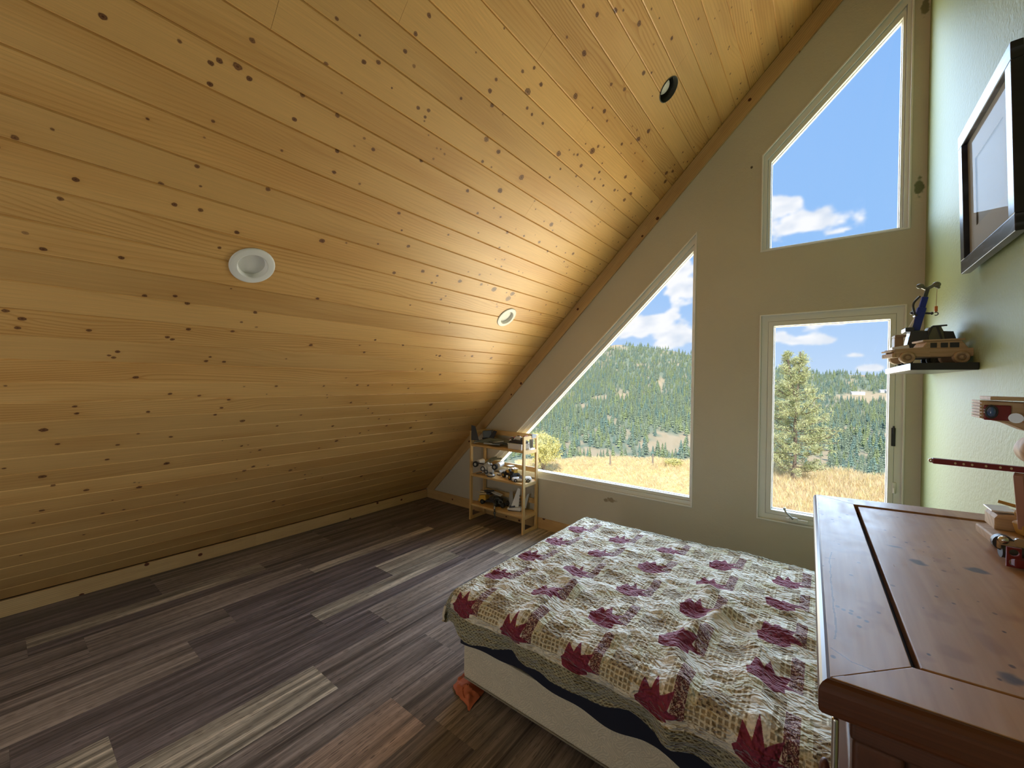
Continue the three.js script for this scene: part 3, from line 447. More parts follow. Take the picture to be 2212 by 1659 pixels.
  const Qi = [[Q[0][0] + 0.009, Q[0][1] + 0.009], [Q[1][0] - 0.002, Q[1][1] + 0.009], [Q[2][0] - 0.002, Q[2][1] - 0.009], [Q[3][0] + 0.009, Q[3][1] - 0.009]];
  [[Qi[3], Qi[0], I[0], I[3]], [Qi[0], Qi[1], I[1], I[0]], [Qi[2], Qi[3], I[3], I[2]], [Qi[1], Qi[2], I[2], I[1]]].forEach((r) => part(d, 'top_rail', flat(shrink(r, 0.0003), 0.02, 0.0008).translate(0, y - 0.02, 0), topM));
  part(d, 'top_panel', flat(shrink(I, 0.0075), 0.016, 0.0015).translate(0, y - 0.0185, 0), topM);
  part(d, 'panel_bed', flat(shrink(I, -0.02), 0.01, 0.0005).translate(0, y - 0.032, 0), darkM);
  // carcass: corner posts, mouldings, slatted near end, drawers on the bed side
  const bx0 = 4.07, bx1 = 4.5, bz0 = 2.145, bz1 = 2.94;
  part(d, 'apron', [rbox(bx1 - bx0, 0.03, bz1 - bz0, [(bx0 + bx1) / 2, y - th - 0.016, (bz0 + bz1) / 2]), rbox(bx1 - bx0 - 0.02, 0.045, bz1 - bz0 - 0.02, [(bx0 + bx1) / 2 + 0.004, y - th - 0.05, (bz0 + bz1) / 2])], sideM);
  for (const [x, z] of [[bx0 + 0.022, bz0 + 0.022], [bx0 + 0.022, bz1 - 0.022], [bx1 - 0.022, bz0 + 0.022], [bx1 - 0.022, bz1 - 0.022]]) part(d, 'corner_post', rbox(0.04, y - th - 0.03, 0.04, [x, (y - th - 0.03) / 2, z], undefined, 0.005), sideM);
  for (let k = 0; k < 9; k++) part(d, 'end_slat', rbox(0.018, 0.92, 0.014, [bx0 + 0.062 + k * 0.04, 0.64, bz1 - 0.025], undefined, 0.003), sideM);
  for (const k of [0, 1]) part(d, 'end_rail', k ? rbox(bx1 - bx0 - 0.06, 0.055, 0.02, [(bx0 + bx1) / 2, 1.09, bz1 - 0.025]) : rbox(bx1 - bx0 - 0.06, 0.09, 0.02, [(bx0 + bx1) / 2, 0.14, bz1 - 0.025]), sideM);
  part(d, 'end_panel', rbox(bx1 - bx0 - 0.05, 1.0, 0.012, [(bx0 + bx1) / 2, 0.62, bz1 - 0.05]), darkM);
  part(d, 'back_end', rbox(bx1 - bx0 - 0.05, 1.05, 0.016, [(bx0 + bx1) / 2, 0.6, bz0 + 0.03]), sideM);
  const pull = mat('bright_nickel', [0.75, 0.73, 0.68], { roughness: 0.18, metalness: 1 });
  [0.18, 0.42, 0.66, 0.9].forEach((yy, k) => {
    const dr = part(d, 'drawer', rbox(0.02, 0.215, bz1 - bz0 - 0.1, [bx0 + 0.014, yy + 0.04, (bz0 + bz1) / 2], undefined, 0.006), sideM);
    for (const z of [bz0 + 0.2, bz1 - 0.06]) part(dr, 'pull', [rod([bx0 + 0.006, yy + 0.005, z], [bx0 - 0.01, yy + 0.005, z], 0.006), ball(0.017, [bx0 - 0.014, yy + 0.005, z], [0.6, 1.5, 1])], sideM);
  });
  part(d, 'hinge_plate', [rbox(0.006, 0.075, 0.01, [4.058, 1.145, 2.952]), rbox(0.006, 0.2, 0.01, [4.06, 0.98, 2.952])], pull);
}

// ------------------------------------------------------------------ framed picture hanging on the green wall, its top leaning out
{
  const T = tex(512, 128, (u, v) => { const f = (v * 9 + 2.2 * fbm(u * 5, v * 2, 3)) % 1; return mixc([26, 27, 34], [74, 78, 92], smoothstep(f, 0.5, 0.9) * (1 - smoothstep(f, 0.9, 1)) * 0.8 + 0.15 * noise(u * 60, v * 60)); });
  const fm = mat('dark_grained_frame', 0xffffff, { map: T, roughness: 0.32 });
  const g = thing('picture', 'dark wood-grained frame with glass and white mat hung on green wall', 'picture', [4.497, 1.968, 1.375]);
  g.rotation.set(0, 0, Math.atan2(0.017, 0.55));
  const W = 0.59, H = 0.55, b = 0.052, dep = 0.026;
  const bar = (w, h, p) => setUV(rbox(dep, h, w, p, undefined, 0.003), (x, y, z) => (w > h ? [z * 1.2, y * 3] : [y * 1.2, z * 3]));
  for (const yy of [b / 2, H - b / 2]) part(g, 'frame_bar', bar(W, b, [-dep / 2 - 0.001, yy, 0]), fm);
  for (const zz of [-W / 2 + b / 2, W / 2 - b / 2]) part(g, 'frame_bar', bar(b, H - 2 * b, [-dep / 2 - 0.001, H / 2, zz]), fm);
  part(g, 'backing', box(0.004, H - 0.03, W - 0.03, [-0.004, H / 2, 0]), mat('picture_backing', [0.35, 0.3, 0.24], { roughness: 0.9 }));
  part(g, 'mat', extrudeX([[-W / 2 + 0.03, 0.03], [W / 2 - 0.03, 0.03], [W / 2 - 0.03, H - 0.03], [-W / 2 + 0.03, H - 0.03]], [[-0.15, 0.15], [0.15, 0.15], [0.15, H - 0.15], [-0.15, H - 0.15]], 0.002, -0.009), mat('white_mat', [0.26, 0.245, 0.225], { roughness: 0.9 }));
  part(g, 'print', box(0.001, H - 0.28, 0.32, [-0.0068, H / 2, 0]), mat('grey_print', [0.215, 0.215, 0.21], { roughness: 0.8 }));
  part(g, 'glazing', new THREE.PlaneGeometry(W - 2 * b + 0.01, H - 2 * b + 0.01).rotateY(-Math.PI / 2).translate(-0.0125, H / 2, 0), mat('picture_glass', 0xffffff, { roughness: 0.0, transmission: 1, thickness: 0, ior: 1.5, specularIntensity: 0.13 }));
}
function extrudeX(out, hole, t, x) { const g = extrude(out, t, { holes: [hole] }); const p = g.attributes.position; for (let i = 0; i < p.count; i++) p.setXYZ(i, x - p.getZ(i), p.getY(i), p.getX(i)); const ix = g.toNonIndexed ? g : g; g.computeVertexNormals(); return outward(g.index ? g.toNonIndexed() : g); }

// ------------------------------------------------------------------ black shelf on the green wall
{
  const s = thing('wall_shelf', 'black floating shelf on the green wall near the window', 'shelf', [4.416, 1.581, 0.71]);
  part(s, 'board', rbox(0.19, 0.029, 0.882, [0, 0.0145, 0], undefined, 0.002), mat('black_shelf', [0.02, 0.019, 0.02], { roughness: 0.35 }));
  part(s, 'wall_cleat', rbox(0.012, 0.02, 0.8, [0.089, 0.0145, 0]), mats.black_plastic);
}

// ------------------------------------------------------------------ outdoors: dry field, slope, forested hills
const RAD_ = Math.PI / 180;
const topEl = (az) => { const P = [[-90, 1], [-45, 0.8], [-33, 1.0], [-29.7, 1.6], [-27, 3.4], [-23.5, 5.1], [-20, 4.9], [-17, 4.3], [-14, 3.6], [-8, 2.4], [-4.7, 1.75], [0, 1.2], [5, 1.0], [15, 1.3], [50, 1.6]]; for (let i = 1; i < P.length; i++) if (az <= P[i][0]) { const [a, b] = P[i - 1], [c, d] = P[i]; return lerp(b, d, smoothstep((az - a) / (c - a), 0, 1)); } return 1.6; };
const rimAt = (az) => clamp(25.2 + az * 0.13, 20, 26), FAR0 = 105, FAR1 = 1000;
const ground = (az, r) => {
  const near = -3 + 0.16 * (fbm(az * 0.22 + 20, r * 0.12, 3) - 0.5) + 0.25 * smoothstep(r, 15, 24) * (fbm(az * 0.1, 3, 2) - 0.4);
  const RIM = rimAt(az);
  if (r <= RIM) return near;
  const t = clamp(Math.log(r / FAR0) / Math.log(FAR1 / FAR0), 0, 1.2), el = lerp(-11.4, topEl(az), Math.pow(Math.min(t, 1), 0.92)) + 0.5 * (fbm(az * 0.35 + 7, t * 6, 3) - 0.5) * (1 - t * 0.6);
  const far = EYE.y + r * Math.tan(el * RAD_) - (r > FAR1 ? (r - FAR1) * 0.25 : 0);
  if (r >= FAR0) return far;
  const drop = EYE.y + FAR0 * Math.tan(-11.4 * RAD_) - 4, k = (r - RIM) / (FAR0 - RIM);
  return k < 0.5 ? lerp(near, drop, smoothstep(k, 0, 0.5)) : lerp(drop, far, smoothstep(k, 0.5, 1));
};
const elOf = (az, r) => Math.atan2(ground(az, r) - EYE.y, r) / RAD_;
const spot = (az, r, dy = 0) => [EYE.x + r * Math.sin(az * RAD_), ground(az, r) + dy, EYE.z - r * Math.cos(az * RAD_)];
// open ground among the trees: 1 bare, 0 forest
const patches = [[-15.6, -7.6, 3.4, 1.0], [-17.5, -8.6, 3, 0.8], [-26, -9.9, 4, 0.7], [-22.5, -2.0, 1.0, 0.5], [-17.6, -0.2, 0.5, 1.0], [-25.6, -2.4, 1.4, 0.45], [-24.2, 4.9, 1.8, 0.5], [-27.5, -3.5, 1.2, 0.3], [-20, 2.2, 0.8, 0.25], [4.2, -1.5, 3.4, 0.65], [9, -1.4, 5, 0.7], [-0.6, -9.0, 1.4, 0.9], [0.3, -7.9, 0.8, 0.6], [2.6, -4.9, 1.0, 0.3], [-1.8, -10.2, 2.6, 0.7], [3.6, 1.0, 1.2, 0.12], [5, -5.4, 0.8, 0.3]];
const bare = (az, el) => { let b = 0; const w = (fbm(az * 1.3, el * 2.1, 3) - 0.5) * 1.3; for (const [x, y, a, h] of patches) b = Math.max(b, 1 - smoothstep(Math.hypot((az - x) / a, (el - y) / h) + w, 0.75, 1.15)); return Math.max(b, smoothstep(fbm(az * 0.9 + 3, el * 1.6 + 5, 3), 0.63, 0.72) * 0.7); };
{
  const straw = tex(1024, 1024, (u, v) => { const s = fbm(u * 90, v * 26, 4), b = fbm(u * 7, v * 7, 4), t = fbm(u * 30 + 3, v * 30, 3); return mixc(mixc([236, 206, 140], [252, 232, 174], s), [206, 178, 120], smoothstep(b * 0.6 + t * 0.4, 0.5, 0.68) * 0.6); });
  const fieldM = mat('dry_grass_ground', 0xffffff, { map: straw, roughness: 1, specularIntensity: 0.2 });
  const hillM = mat('hill_ground', 0xffffff, { vertexColors: true, roughness: 1, specularIntensity: 0.1 });
  const polar = (az0, az1, n, rs) => sheet(n, rs.length - 1, (u, v) => { const az = lerp(az0, az1, u), r = rs[Math.round(v * (rs.length - 1))], p = spot(az, r); return [p[0], p[1], p[2], p[0] / 6, p[2] / 6]; });
  const f = structure('field');
  part(f, 'field_surface', polar(-88, 60, 200, Array.from({ length: 45 }, (_, k) => 3 + (k / 44) * 27)), fieldM);
  const h = structure('hillside'), g = polar(-88, 60, 420, Array.from({ length: 90 }, (_, k) => 29.5 * Math.pow(1500 / 29.5, k / 89)));
  const p = g.attributes.position, col = new Float32Array(p.count * 3);
  for (let i = 0; i < p.count; i++) { const dx = p.getX(i) - EYE.x, dz = p.getZ(i) - EYE.z, r = Math.hypot(dx, dz), az = Math.atan2(dx, -dz) / RAD_, el = Math.atan2(p.getY(i) - EYE.y, r) / RAD_, b = bare(az, el), n = fbm(az * 5, el * 8, 3); const c = mixc(mixc([0.2, 0.27, 0.19], [0.36, 0.36, 0.24], n * 0.8), mixc([0.5, 0.38, 0.22], [0.6, 0.48, 0.31], n), b); col.set(c, i * 3); }
  g.setAttribute('color', new THREE.BufferAttribute(col, 3));
  part(h, 'hill_surface', g, hillM);
}
const foliage = mat('hazed_conifer_needles', 0xffffff, { vertexColors: true, roughness: 0.95, specularIntensity: 0.2 });
{
  // a small conifer: ragged skirts of boughs round a thin stem
  const conifer = (v) => {
    const p = [], c = [], tri = (a, b, d, k) => { p.push(...a, ...b, ...d); const q = [0.2 * k, 0.25 * k, 0.175 * k]; for (let i = 0; i < 3; i++) c.push(...q); };  // needle colour paled and greyed to imitate distance haze
    const L = 6, N = 6;
    for (let l = 0; l < L; l++) {
      const y0 = 0.1 + 0.145 * l, y1 = y0 + 0.3 - l * 0.018, R = (0.215 - 0.031 * l) * (0.9 + 0.2 * hash(l, v));
      for (let k = 0; k < N; k++) { const a0 = (k + hash(l * 9 + k, v) * 0.4 + l * 0.5) / N * 6.283, a1 = a0 + 6.283 / N * 0.95, R0 = R * (0.8 + 0.35 * hash(k, l + v * 7)), R1 = R * (0.8 + 0.35 * hash(k + 1, l + v * 7)), am = (a0 + a1) / 2; const t = [0, y1, 0], q0 = [Math.cos(a0) * R0, y0, Math.sin(a0) * R0], q1 = [Math.cos(a1) * R1, y0 + 0.02, Math.sin(a1) * R1], m = [Math.cos(am) * R * 0.7, y0 + 0.05, Math.sin(am) * R * 0.7]; const kk = 0.8 + 0.5 * hash(k * 3 + l, v + 2); tri(t, m, q0, kk); tri(t, q1, m, kk * 1.08); }
    }
    for (let k = 0; k < 4; k++) { const a = k / 4 * 6.283, b = (k + 1) / 4 * 6.283; p.push(Math.cos(a) * 0.018, 0, Math.sin(a) * 0.018, 0, 0.5, 0, Math.cos(b) * 0.018, 0, Math.sin(b) * 0.018); for (let i = 0; i < 3; i++) c.push(0.16, 0.1, 0.06); }
    const g = new THREE.BufferGeometry(); g.setAttribute('position', new THREE.Float32BufferAttribute(p, 3)); g.setAttribute('color', new THREE.Float32BufferAttribute(c, 3)); g.computeVertexNormals(); return g;
  };
  const kinds = [0, 1, 2].map(conifer), tints = [[1, 1, 1], [1.25, 1.2, 0.85], [0.85, 1, 1.15], [1.12, 1.1, 1.0]].map((c, k) => { const m = foliage.clone(); m.name = 'hazed_conifer_needles_' + k; m.color.setRGB(...c); return m; });
  const trees = [];
  const cells = new Map(), free = (x, z, d) => { const s = 9, i = Math.floor(x / s), j = Math.floor(z / s); for (let a = -1; a <= 1; a++) for (let b = -1; b <= 1; b++) for (const q of cells.get((i + a) + ',' + (j + b)) ?? []) if (Math.hypot(q[0] - x, q[1] - z) < (q[2] + d) / 2) return false; const k = i + ',' + j; cells.set(k, [...(cells.get(k) ?? []), [x, z, d]]); return true; };
  for (let n = 0; n < 26000 && trees.length < 11500; n++) {
    const az = rr(-50, 16), t = Math.pow(rnd(), 0.62), r = FAR0 * Math.pow(FAR1 / FAR0, t) * rr(0.98, 1.02), el = elOf(az, r), b = bare(az, el);
    if (rnd() < b * 0.985 || el > topEl(az) + 0.3) continue;
    const h = lerp(3.6, 8.6, t) * rr(0.6, 1.3), at = spot(az, r);
    if (!free(at[0], at[2], h * (r < 230 ? 0.62 : 0.38))) continue;
    trees.push({ az, r, h, k: Math.floor(rnd() * 3), m: Math.floor(rnd() * 4), y: rr(0, 6.28) });
  }
  const inView = (t) => { const y = Math.atan2(t.h * 0.6 + ground(t.az, t.r) - EYE.y, t.r) / RAD_; return (t.az > -29 && t.az < -14 && y > -11.5) || (t.az > -4.8 && t.az < 5 && y > -10.2); };
  trees.forEach((t) => { t.px = (inView(t) ? 1 : 0) * t.h / t.r; });
  trees.sort((a, b) => b.px - a.px);
  const first = {};
  trees.slice(0, 300).forEach((t) => {
    const left = t.az < -10, mesh = part(scene, 'conifer', kinds[t.k], tints[t.m]);
    mesh.position.set(...spot(t.az, t.r, -0.1)); mesh.scale.set(t.h * 1.1, t.h, t.h * 1.1); mesh.rotation.y = t.y;
    tag(mesh, left ? 'small green conifer on the lower hillside seen through the triangular window' : 'small green conifer on the valley slope seen through the lower window', 'tree', left ? 'conifers on the lower hillside in the triangular window' : 'conifers on the valley slope in the lower window');
  });
  const rest = trees.slice(300), im = new THREE.InstancedMesh(kinds[0], foliage, rest.length), M = new THREE.Matrix4(), q = new THREE.Quaternion(), C = new THREE.Color();
  rest.forEach((t, i) => { im.setMatrixAt(i, M.compose(V(...spot(t.az, t.r, -0.1)), q.setFromAxisAngle(V(0, 1, 0), t.y), V(t.h * 1.1, t.h, t.h * 1.1))); const c = [[1, 1, 1], [1.25, 1.2, 0.85], [0.85, 1, 1.15], [1.12, 1.1, 1.0]][t.m]; im.setColorAt(i, C.setRGB(...c)); });
  im.name = 'forest'; shade(im); im.userData.kind = 'stuff'; tag(im, 'green conifer forest covering the far hills and mountain', 'forest'); scene.add(im);
}
{
  // leaf clusters: small blades thrown round a centre
  const cluster = (out, c, size, n, w, l) => { for (let k = 0; k < n; k++) { const d = V(rr(-1, 1), rr(-0.7, 1), rr(-1, 1)).normalize(), s = V(rr(-1, 1), rr(-1, 1), rr(-1, 1)).cross(d).normalize().multiplyScalar(w / 2), a = d.clone().multiplyScalar(size * rr(0.15, 0.6)).add(c), b = d.clone().multiplyScalar(l).add(a); out.push(a.x - s.x, a.y - s.y, a.z - s.z, a.x + s.x, a.y + s.y, a.z + s.z, b.x + s.x * 0.4, b.y, b.z + s.z * 0.4, a.x - s.x, a.y - s.y, a.z - s.z, b.x + s.x * 0.4, b.y, b.z + s.z * 0.4, b.x - s.x * 0.4, b.y, b.z - s.z * 0.4); } };
  const geo = (p) => { const g = new THREE.BufferGeometry(); g.setAttribute('position', new THREE.Float32BufferAttribute(p, 3)); g.computeVertexNormals(); return g; };
  const bark = mat('pine_bark', [0.2, 0.15, 0.12], { roughness: 0.95 });
  const needleA = mat('pine_needles_yellow', [0.62, 0.64, 0.34], { roughness: 0.8, transmission: 0.3, thickness: 0 }), needleB = mat('pine_needles_green', [0.52, 0.54, 0.31], { roughness: 0.8, transmission: 0.25, thickness: 0 });
  const pine = thing('pine_tree', 'tall yellow-green pine standing at the edge of the dry grass beyond the lower window', 'tree', spot(-2.75, 22.4, -0.05));
  const H = 6.05, wood = [], A = [], B = [];
  part(pine, 'trunk', [tube([[0, 0, 0], [0.03, 1.2, 0.02], [0.02, 2.8, -0.02]], 0.07, 14, 8), tube([[0.02, 2.75, -0.02], [0.06, 3.6, 0], [0.09, 4.4, 0]], 0.048, 10, 7), tube([[0.09, 4.35, 0], [0.13, 5.2, 0], [0.16, 5.95, 0]], 0.022, 10, 6), cyl(0.075, 0.15, 0.7, [0, 0.35, 0], undefined, 10), tube([[0.05, 3.6, 0], [-0.12, 4.5, 0.05], [-0.3, 5.6, 0.02]], 0.035, 12, 6)], bark);
  for (let l = 0; l < 40; l++) {
    const f = l / 39, y = lerp(0.55, H - 0.25, Math.pow(f, 0.92)), reach = (f < 0.3 ? lerp(1.25, 1.62, f / 0.3) : lerp(1.62, 0.12, Math.pow((f - 0.3) / 0.7, 0.95))), n = 4 + Math.floor(rnd() * 3);
    for (let k = 0; k < n; k++) {
      const a = rr(0, 6.283), R = reach * rr(0.6, 1.12), two = f > 0.62 && rnd() < 0.45, bx = two ? -0.12 - (f - 0.62) * 0.5 : 0.02 + f * 0.12;
      const e = [bx + Math.cos(a) * R, y + R * rr(0.05, 0.5), Math.sin(a) * R], mid = [bx + Math.cos(a) * R * 0.5, y + R * rr(0.0, 0.12), Math.sin(a) * R * 0.5];
      wood.push(tube([[bx, y, 0], mid, e], 0.012, 6, 4));
      const m = 6 + Math.floor(R * 8);
      for (let q = 0; q < m; q++) { const t = rr(0.3, 1.05), c = V(lerp(lerp(bx, mid[0], t), lerp(mid[0], e[0], t), t), lerp(lerp(y, mid[1], t), lerp(mid[1], e[1], t), t), lerp(0, e[2], t)).add(V(rr(-0.1, 0.1), rr(-0.06, 0.1), rr(-0.1, 0.1))); cluster(rnd() < 0.7 ? A : B, c, 0.13, 9, 0.03, 0.1); }
    }
  }
  part(pine, 'branch_wood', wood, bark).userData.kind = 'stuff';
  part(pine, 'needles', geo(A), needleA).userData.kind = 'stuff';
  part(pine, 'inner_needles', geo(B), needleB).userData.kind = 'stuff';
  const leafM = mat('shrub_leaves', [0.74, 0.7, 0.3], { roughness: 0.8, transmission: 0.3, thickness: 0 });
  const shrub = (name, label, az, r, w, h, n) => { const t = thing(name, label, 'tree', spot(az, r, -0.05)), L = [], st = []; for (let k = 0; k < 7; k++) { const a = rr(0, 6.28), e = [Math.cos(a) * w * 0.3, h * rr(0.5, 0.8), Math.sin(a) * w * 0.3]; st.push(tube([[0, 0, 0], [e[0] * 0.3, e[1] * 0.5, e[2] * 0.3], e], 0.018, 6, 5)); } for (let k = 0; k < n; k++) { const d = V(rr(-1, 1), rr(-1, 1), rr(-1, 1)); if (d.length() > 1) { k--; continue; } d.multiplyScalar(0.55 + 0.45 * fbm(d.x * 2 + 5, d.y * 2 + d.z, 2) * 1.2); cluster(L, V(d.x * w / 2, h * 0.56 + d.y * h * 0.44, d.z * w / 2), 0.12, 7, 0.05, 0.08); } part(t, 'stems', st, bark); part(t, 'leaves', geo(L), leafM).userData.kind = 'stuff'; return t; };
  shrub('leafy_tree', 'golden green leafy tree beyond the corner of the triangular window behind the bookcase', -33.2, 19.8, 2.1, 2.2, 620);
  shrub('bush', 'small yellow-green bush on the field edge by the right fence post', -15.9, 22.7, 1.0, 0.5, 130);
  const postM = mat('weathered_post', [0.3, 0.25, 0.2], { roughness: 0.95 });
  const posts = [['weathered fence post standing left on the field edge beyond the triangular window', -23.96, 21.8, 0.62], ['weathered fence post standing right on the field edge beyond the triangular window', -18.43, 22.4, 0.7]];
  for (const [l, az, r, h] of posts) { const p = spot(az, r, -0.06); const o = single('fence_post', [cyl(0.035, 0.045, h, [0, h / 2, 0], undefined, 8), cyl(0.02, 0.035, 0.03, [0, h + 0.015, 0], undefined, 8)], postM, l, 'fence post'); o.position.set(...p); }
  // tall dry grass
  const blades = [], col = [];
  for (let k = 0; k < 9; k++) { const a = rr(0, 6.28), d = rr(0, 0.09), bx = Math.cos(a) * d, bz = Math.sin(a) * d, h = rr(0.5, 1), lean = rr(-0.3, 0.4), w = 0.013, t = rr(0, 3.14), cx = Math.cos(t) * w, cz = Math.sin(t) * w; blades.push(bx - cx, 0, bz - cz, bx + cx, 0, bz + cz, bx + lean * 0.35, h * 0.62, bz + lean * 0.1, bx + lean * 0.35 - cx * 0.9, h * 0.6, bz, bx + lean * 0.35 + cx * 0.9, h * 0.6, bz, bx + lean * 0.8, h, bz + lean * 0.2); }
  const gg = geo(blades), gm = mat('straw_blades', [0.94, 0.8, 0.48], { roughness: 0.9, transmission: 0.35, thickness: 0 });
  const N = 16000, im = new THREE.InstancedMesh(gg, gm, N), M = new THREE.Matrix4(), q = new THREE.Quaternion(), C = new THREE.Color();
  for (let i = 0; i < N; i++) { const w = rnd(), az = w < 0.45 ? rr(-6, 7) : rr(-37, -12), r = Math.sqrt(rr(90, 690)), h = rr(0.14, 0.34) * (0.6 + 0.8 * fbm(az * 0.5, r * 0.35, 2)) * (az > -6 ? 1.5 : 0.9); im.setMatrixAt(i, M.compose(V(...spot(az, r, -0.02)), q.setFromAxisAngle(V(0, 1, 0), rr(0, 6.28)), V(1.1, h, 1.1))); const k = rr(0.75, 1.1); im.setColorAt(i, C.setRGB(k, k * rr(0.93, 1.04), k * rr(0.85, 1.1))); }
  im.name = 'dry_grass'; shade(im); im.userData.kind = 'stuff'; tag(im, 'tall golden dry grass on the field outside', 'grass'); scene.add(im);
  // two small white buildings across the valley
  const wallM = mat('white_siding', [0.82, 0.8, 0.76], { roughness: 0.8 }), roofM2 = mat('grey_roof', [0.55, 0.54, 0.53], { roughness: 0.7 });
  const rAt = (az, el) => { let r = FAR0; while (r < FAR1 && elOf(az, r) < el) r *= 1.01; return r; };
  for (const [l, az, el, w] of [['long low white farm building on the tan field across the valley', 2.75, -1.15, 13], ['small white farm building right of the long one on the tan field', 4.85, -0.85, 9]]) {
    const r = rAt(az, el), b = thing('farm_building', l, 'building', spot(az, r, -0.4), 0.3 - az * RAD_);
    part(b, 'wall', extrude([[-3, 0], [3, 0], [3, 2.6], [0, 4], [-3, 2.6]], w).rotateY(Math.PI / 2).translate(-w / 2, 0, 0), wallM);
    for (const s of [-1, 1]) part(b, 'roof', box(w + 0.8, 0.18, 3.6, [0, 3.35, s * 1.62], [s * 0.436, 0, 0]), roofM2);
    part(b, 'door', rbox(1.6, 2.0, 0.1, [1.5, 1.0, 3.02]), roofM2);
  }
}

// ------------------------------------------------------------------ small pine bookcase with open shelves
const BC = { x0: 0.998, x1: 1.722, z0: 0.022, z1: 0.278, h: 0.965, shelves: [0.177, 0.497, 0.822] };
{
  const b = thing('bookcase', 'small pale pine bookcase with three shelves of toys by the triangular window', 'bookcase', [0, 0, 0]);
  const W = (g) => setUV(g, (x, y, z) => [y * 0.5 + x * 0.3, (z + x) * 3]);
  for (const [x, s] of [[BC.x0 + 0.009, 0], [BC.x1 - 0.009, 1]]) {
    for (const z of [BC.z1 - 0.018, BC.z0 + 0.018]) part(b, 'post', W(rbox(0.018, BC.h, 0.036, [x, BC.h / 2, z], undefined, 0.0025)), shelfMat);
    const d = BC.z1 - BC.z0 - 0.072, zc = (BC.z0 + BC.z1) / 2;
    for (const y of [0.018, ...BC.shelves.map((q) => q - 0.018), BC.h - 0.018]) part(b, 'side_rail', W(rbox(0.016, 0.034, d + 0.002, [x, y, zc], undefined, 0.002)), shelfMat);
  }
  for (const y of BC.shelves) {
    part(b, 'shelf', setUV(rbox(BC.x1 - BC.x0 - 0.037, 0.021, BC.z1 - BC.z0 - 0.012, [(BC.x0 + BC.x1) / 2, y - 0.0105, (BC.z0 + BC.z1) / 2 - 0.003], undefined, 0.002), (x, yy, z) => [x * 0.5, z * 3 + yy]), shelfMat);
  }
  for (const y of [0.275, 0.6, BC.h - 0.025]) part(b, 'back_rail', setUV(rbox(BC.x1 - BC.x0 - 0.037, 0.05, 0.014, [(BC.x0 + BC.x1) / 2, y, BC.z0 + 0.01], undefined, 0.002), (x, yy) => [x * 0.5, yy * 3]), shelfMat);
}
// ------------------------------------------------------------------ toys
const T = {
  slate: mat('slate_plastic', [0.07, 0.08, 0.075], { roughness: 0.35 }), olive: mat('olive_plastic', [0.16, 0.17, 0.12], { roughness: 0.4 }), white: mat('white_plastic', [0.78, 0.77, 0.75], { roughness: 0.3 }), light: mat('light_grey_plastic', [0.5, 0.5, 0.48], { roughness: 0.35 }), dark: mat('dark_grey_plastic', [0.05, 0.05, 0.055], { roughness: 0.35 }),
  red: mat('red_plastic', [0.42, 0.025, 0.03], { roughness: 0.35 }), yellow: mat('yellow_plastic', [0.7, 0.42, 0.06], { roughness: 0.35 }), tan: mat('tan_plastic', [0.62, 0.5, 0.3], { roughness: 0.4 }), blue: mat('blue_plastic', [0.02, 0.04, 0.3], { roughness: 0.3 }), tyre: mat('black_rubber', [0.02, 0.02, 0.02], { roughness: 0.8 }), smoke: mat('smoked_window', [0.03, 0.035, 0.05], { roughness: 0.1 }),
  grey: mat('grey_cloth', [0.36, 0.38, 0.4], { roughness: 0.8 }), chrome: mat('chrome', [0.75, 0.75, 0.76], { roughness: 0.15, metalness: 1 }), orange: mat('orange_plastic', [0.7, 0.2, 0.04], { roughness: 0.4 }),
};
const wheel = (t, p, r, w, rot, hub = T.light, name = 'wheel') => { const o = part(t, name, new THREE.LatheGeometry([[r * 0.5, -w / 2], [r * 0.86, -w / 2], [r, -w * 0.36], [r, w * 0.36], [r * 0.86, w / 2], [r * 0.5, w / 2], [r * 0.5, -w / 2]].map((q) => new THREE.Vector2(...q)), 24), T.tyre); o.position.set(...p); o.rotation.set(...rot); const h = part(o, 'hub', [cyl(r * 0.52, r * 0.52, w * 0.8, [0, 0, 0], undefined, 20), ...[0, 1, 2, 3, 4].map((k) => box(r * 0.14, w * 1.02, r * 0.46, [Math.sin(k * 1.2566) * r * 0.26, 0, Math.cos(k * 1.2566) * r * 0.26], [0, k * 1.2566, 0])), cyl(r * 0.16, r * 0.16, w * 1.08)], hub); return o; };
const AX = [Math.PI / 2, 0, 0];   // wheel axle along z

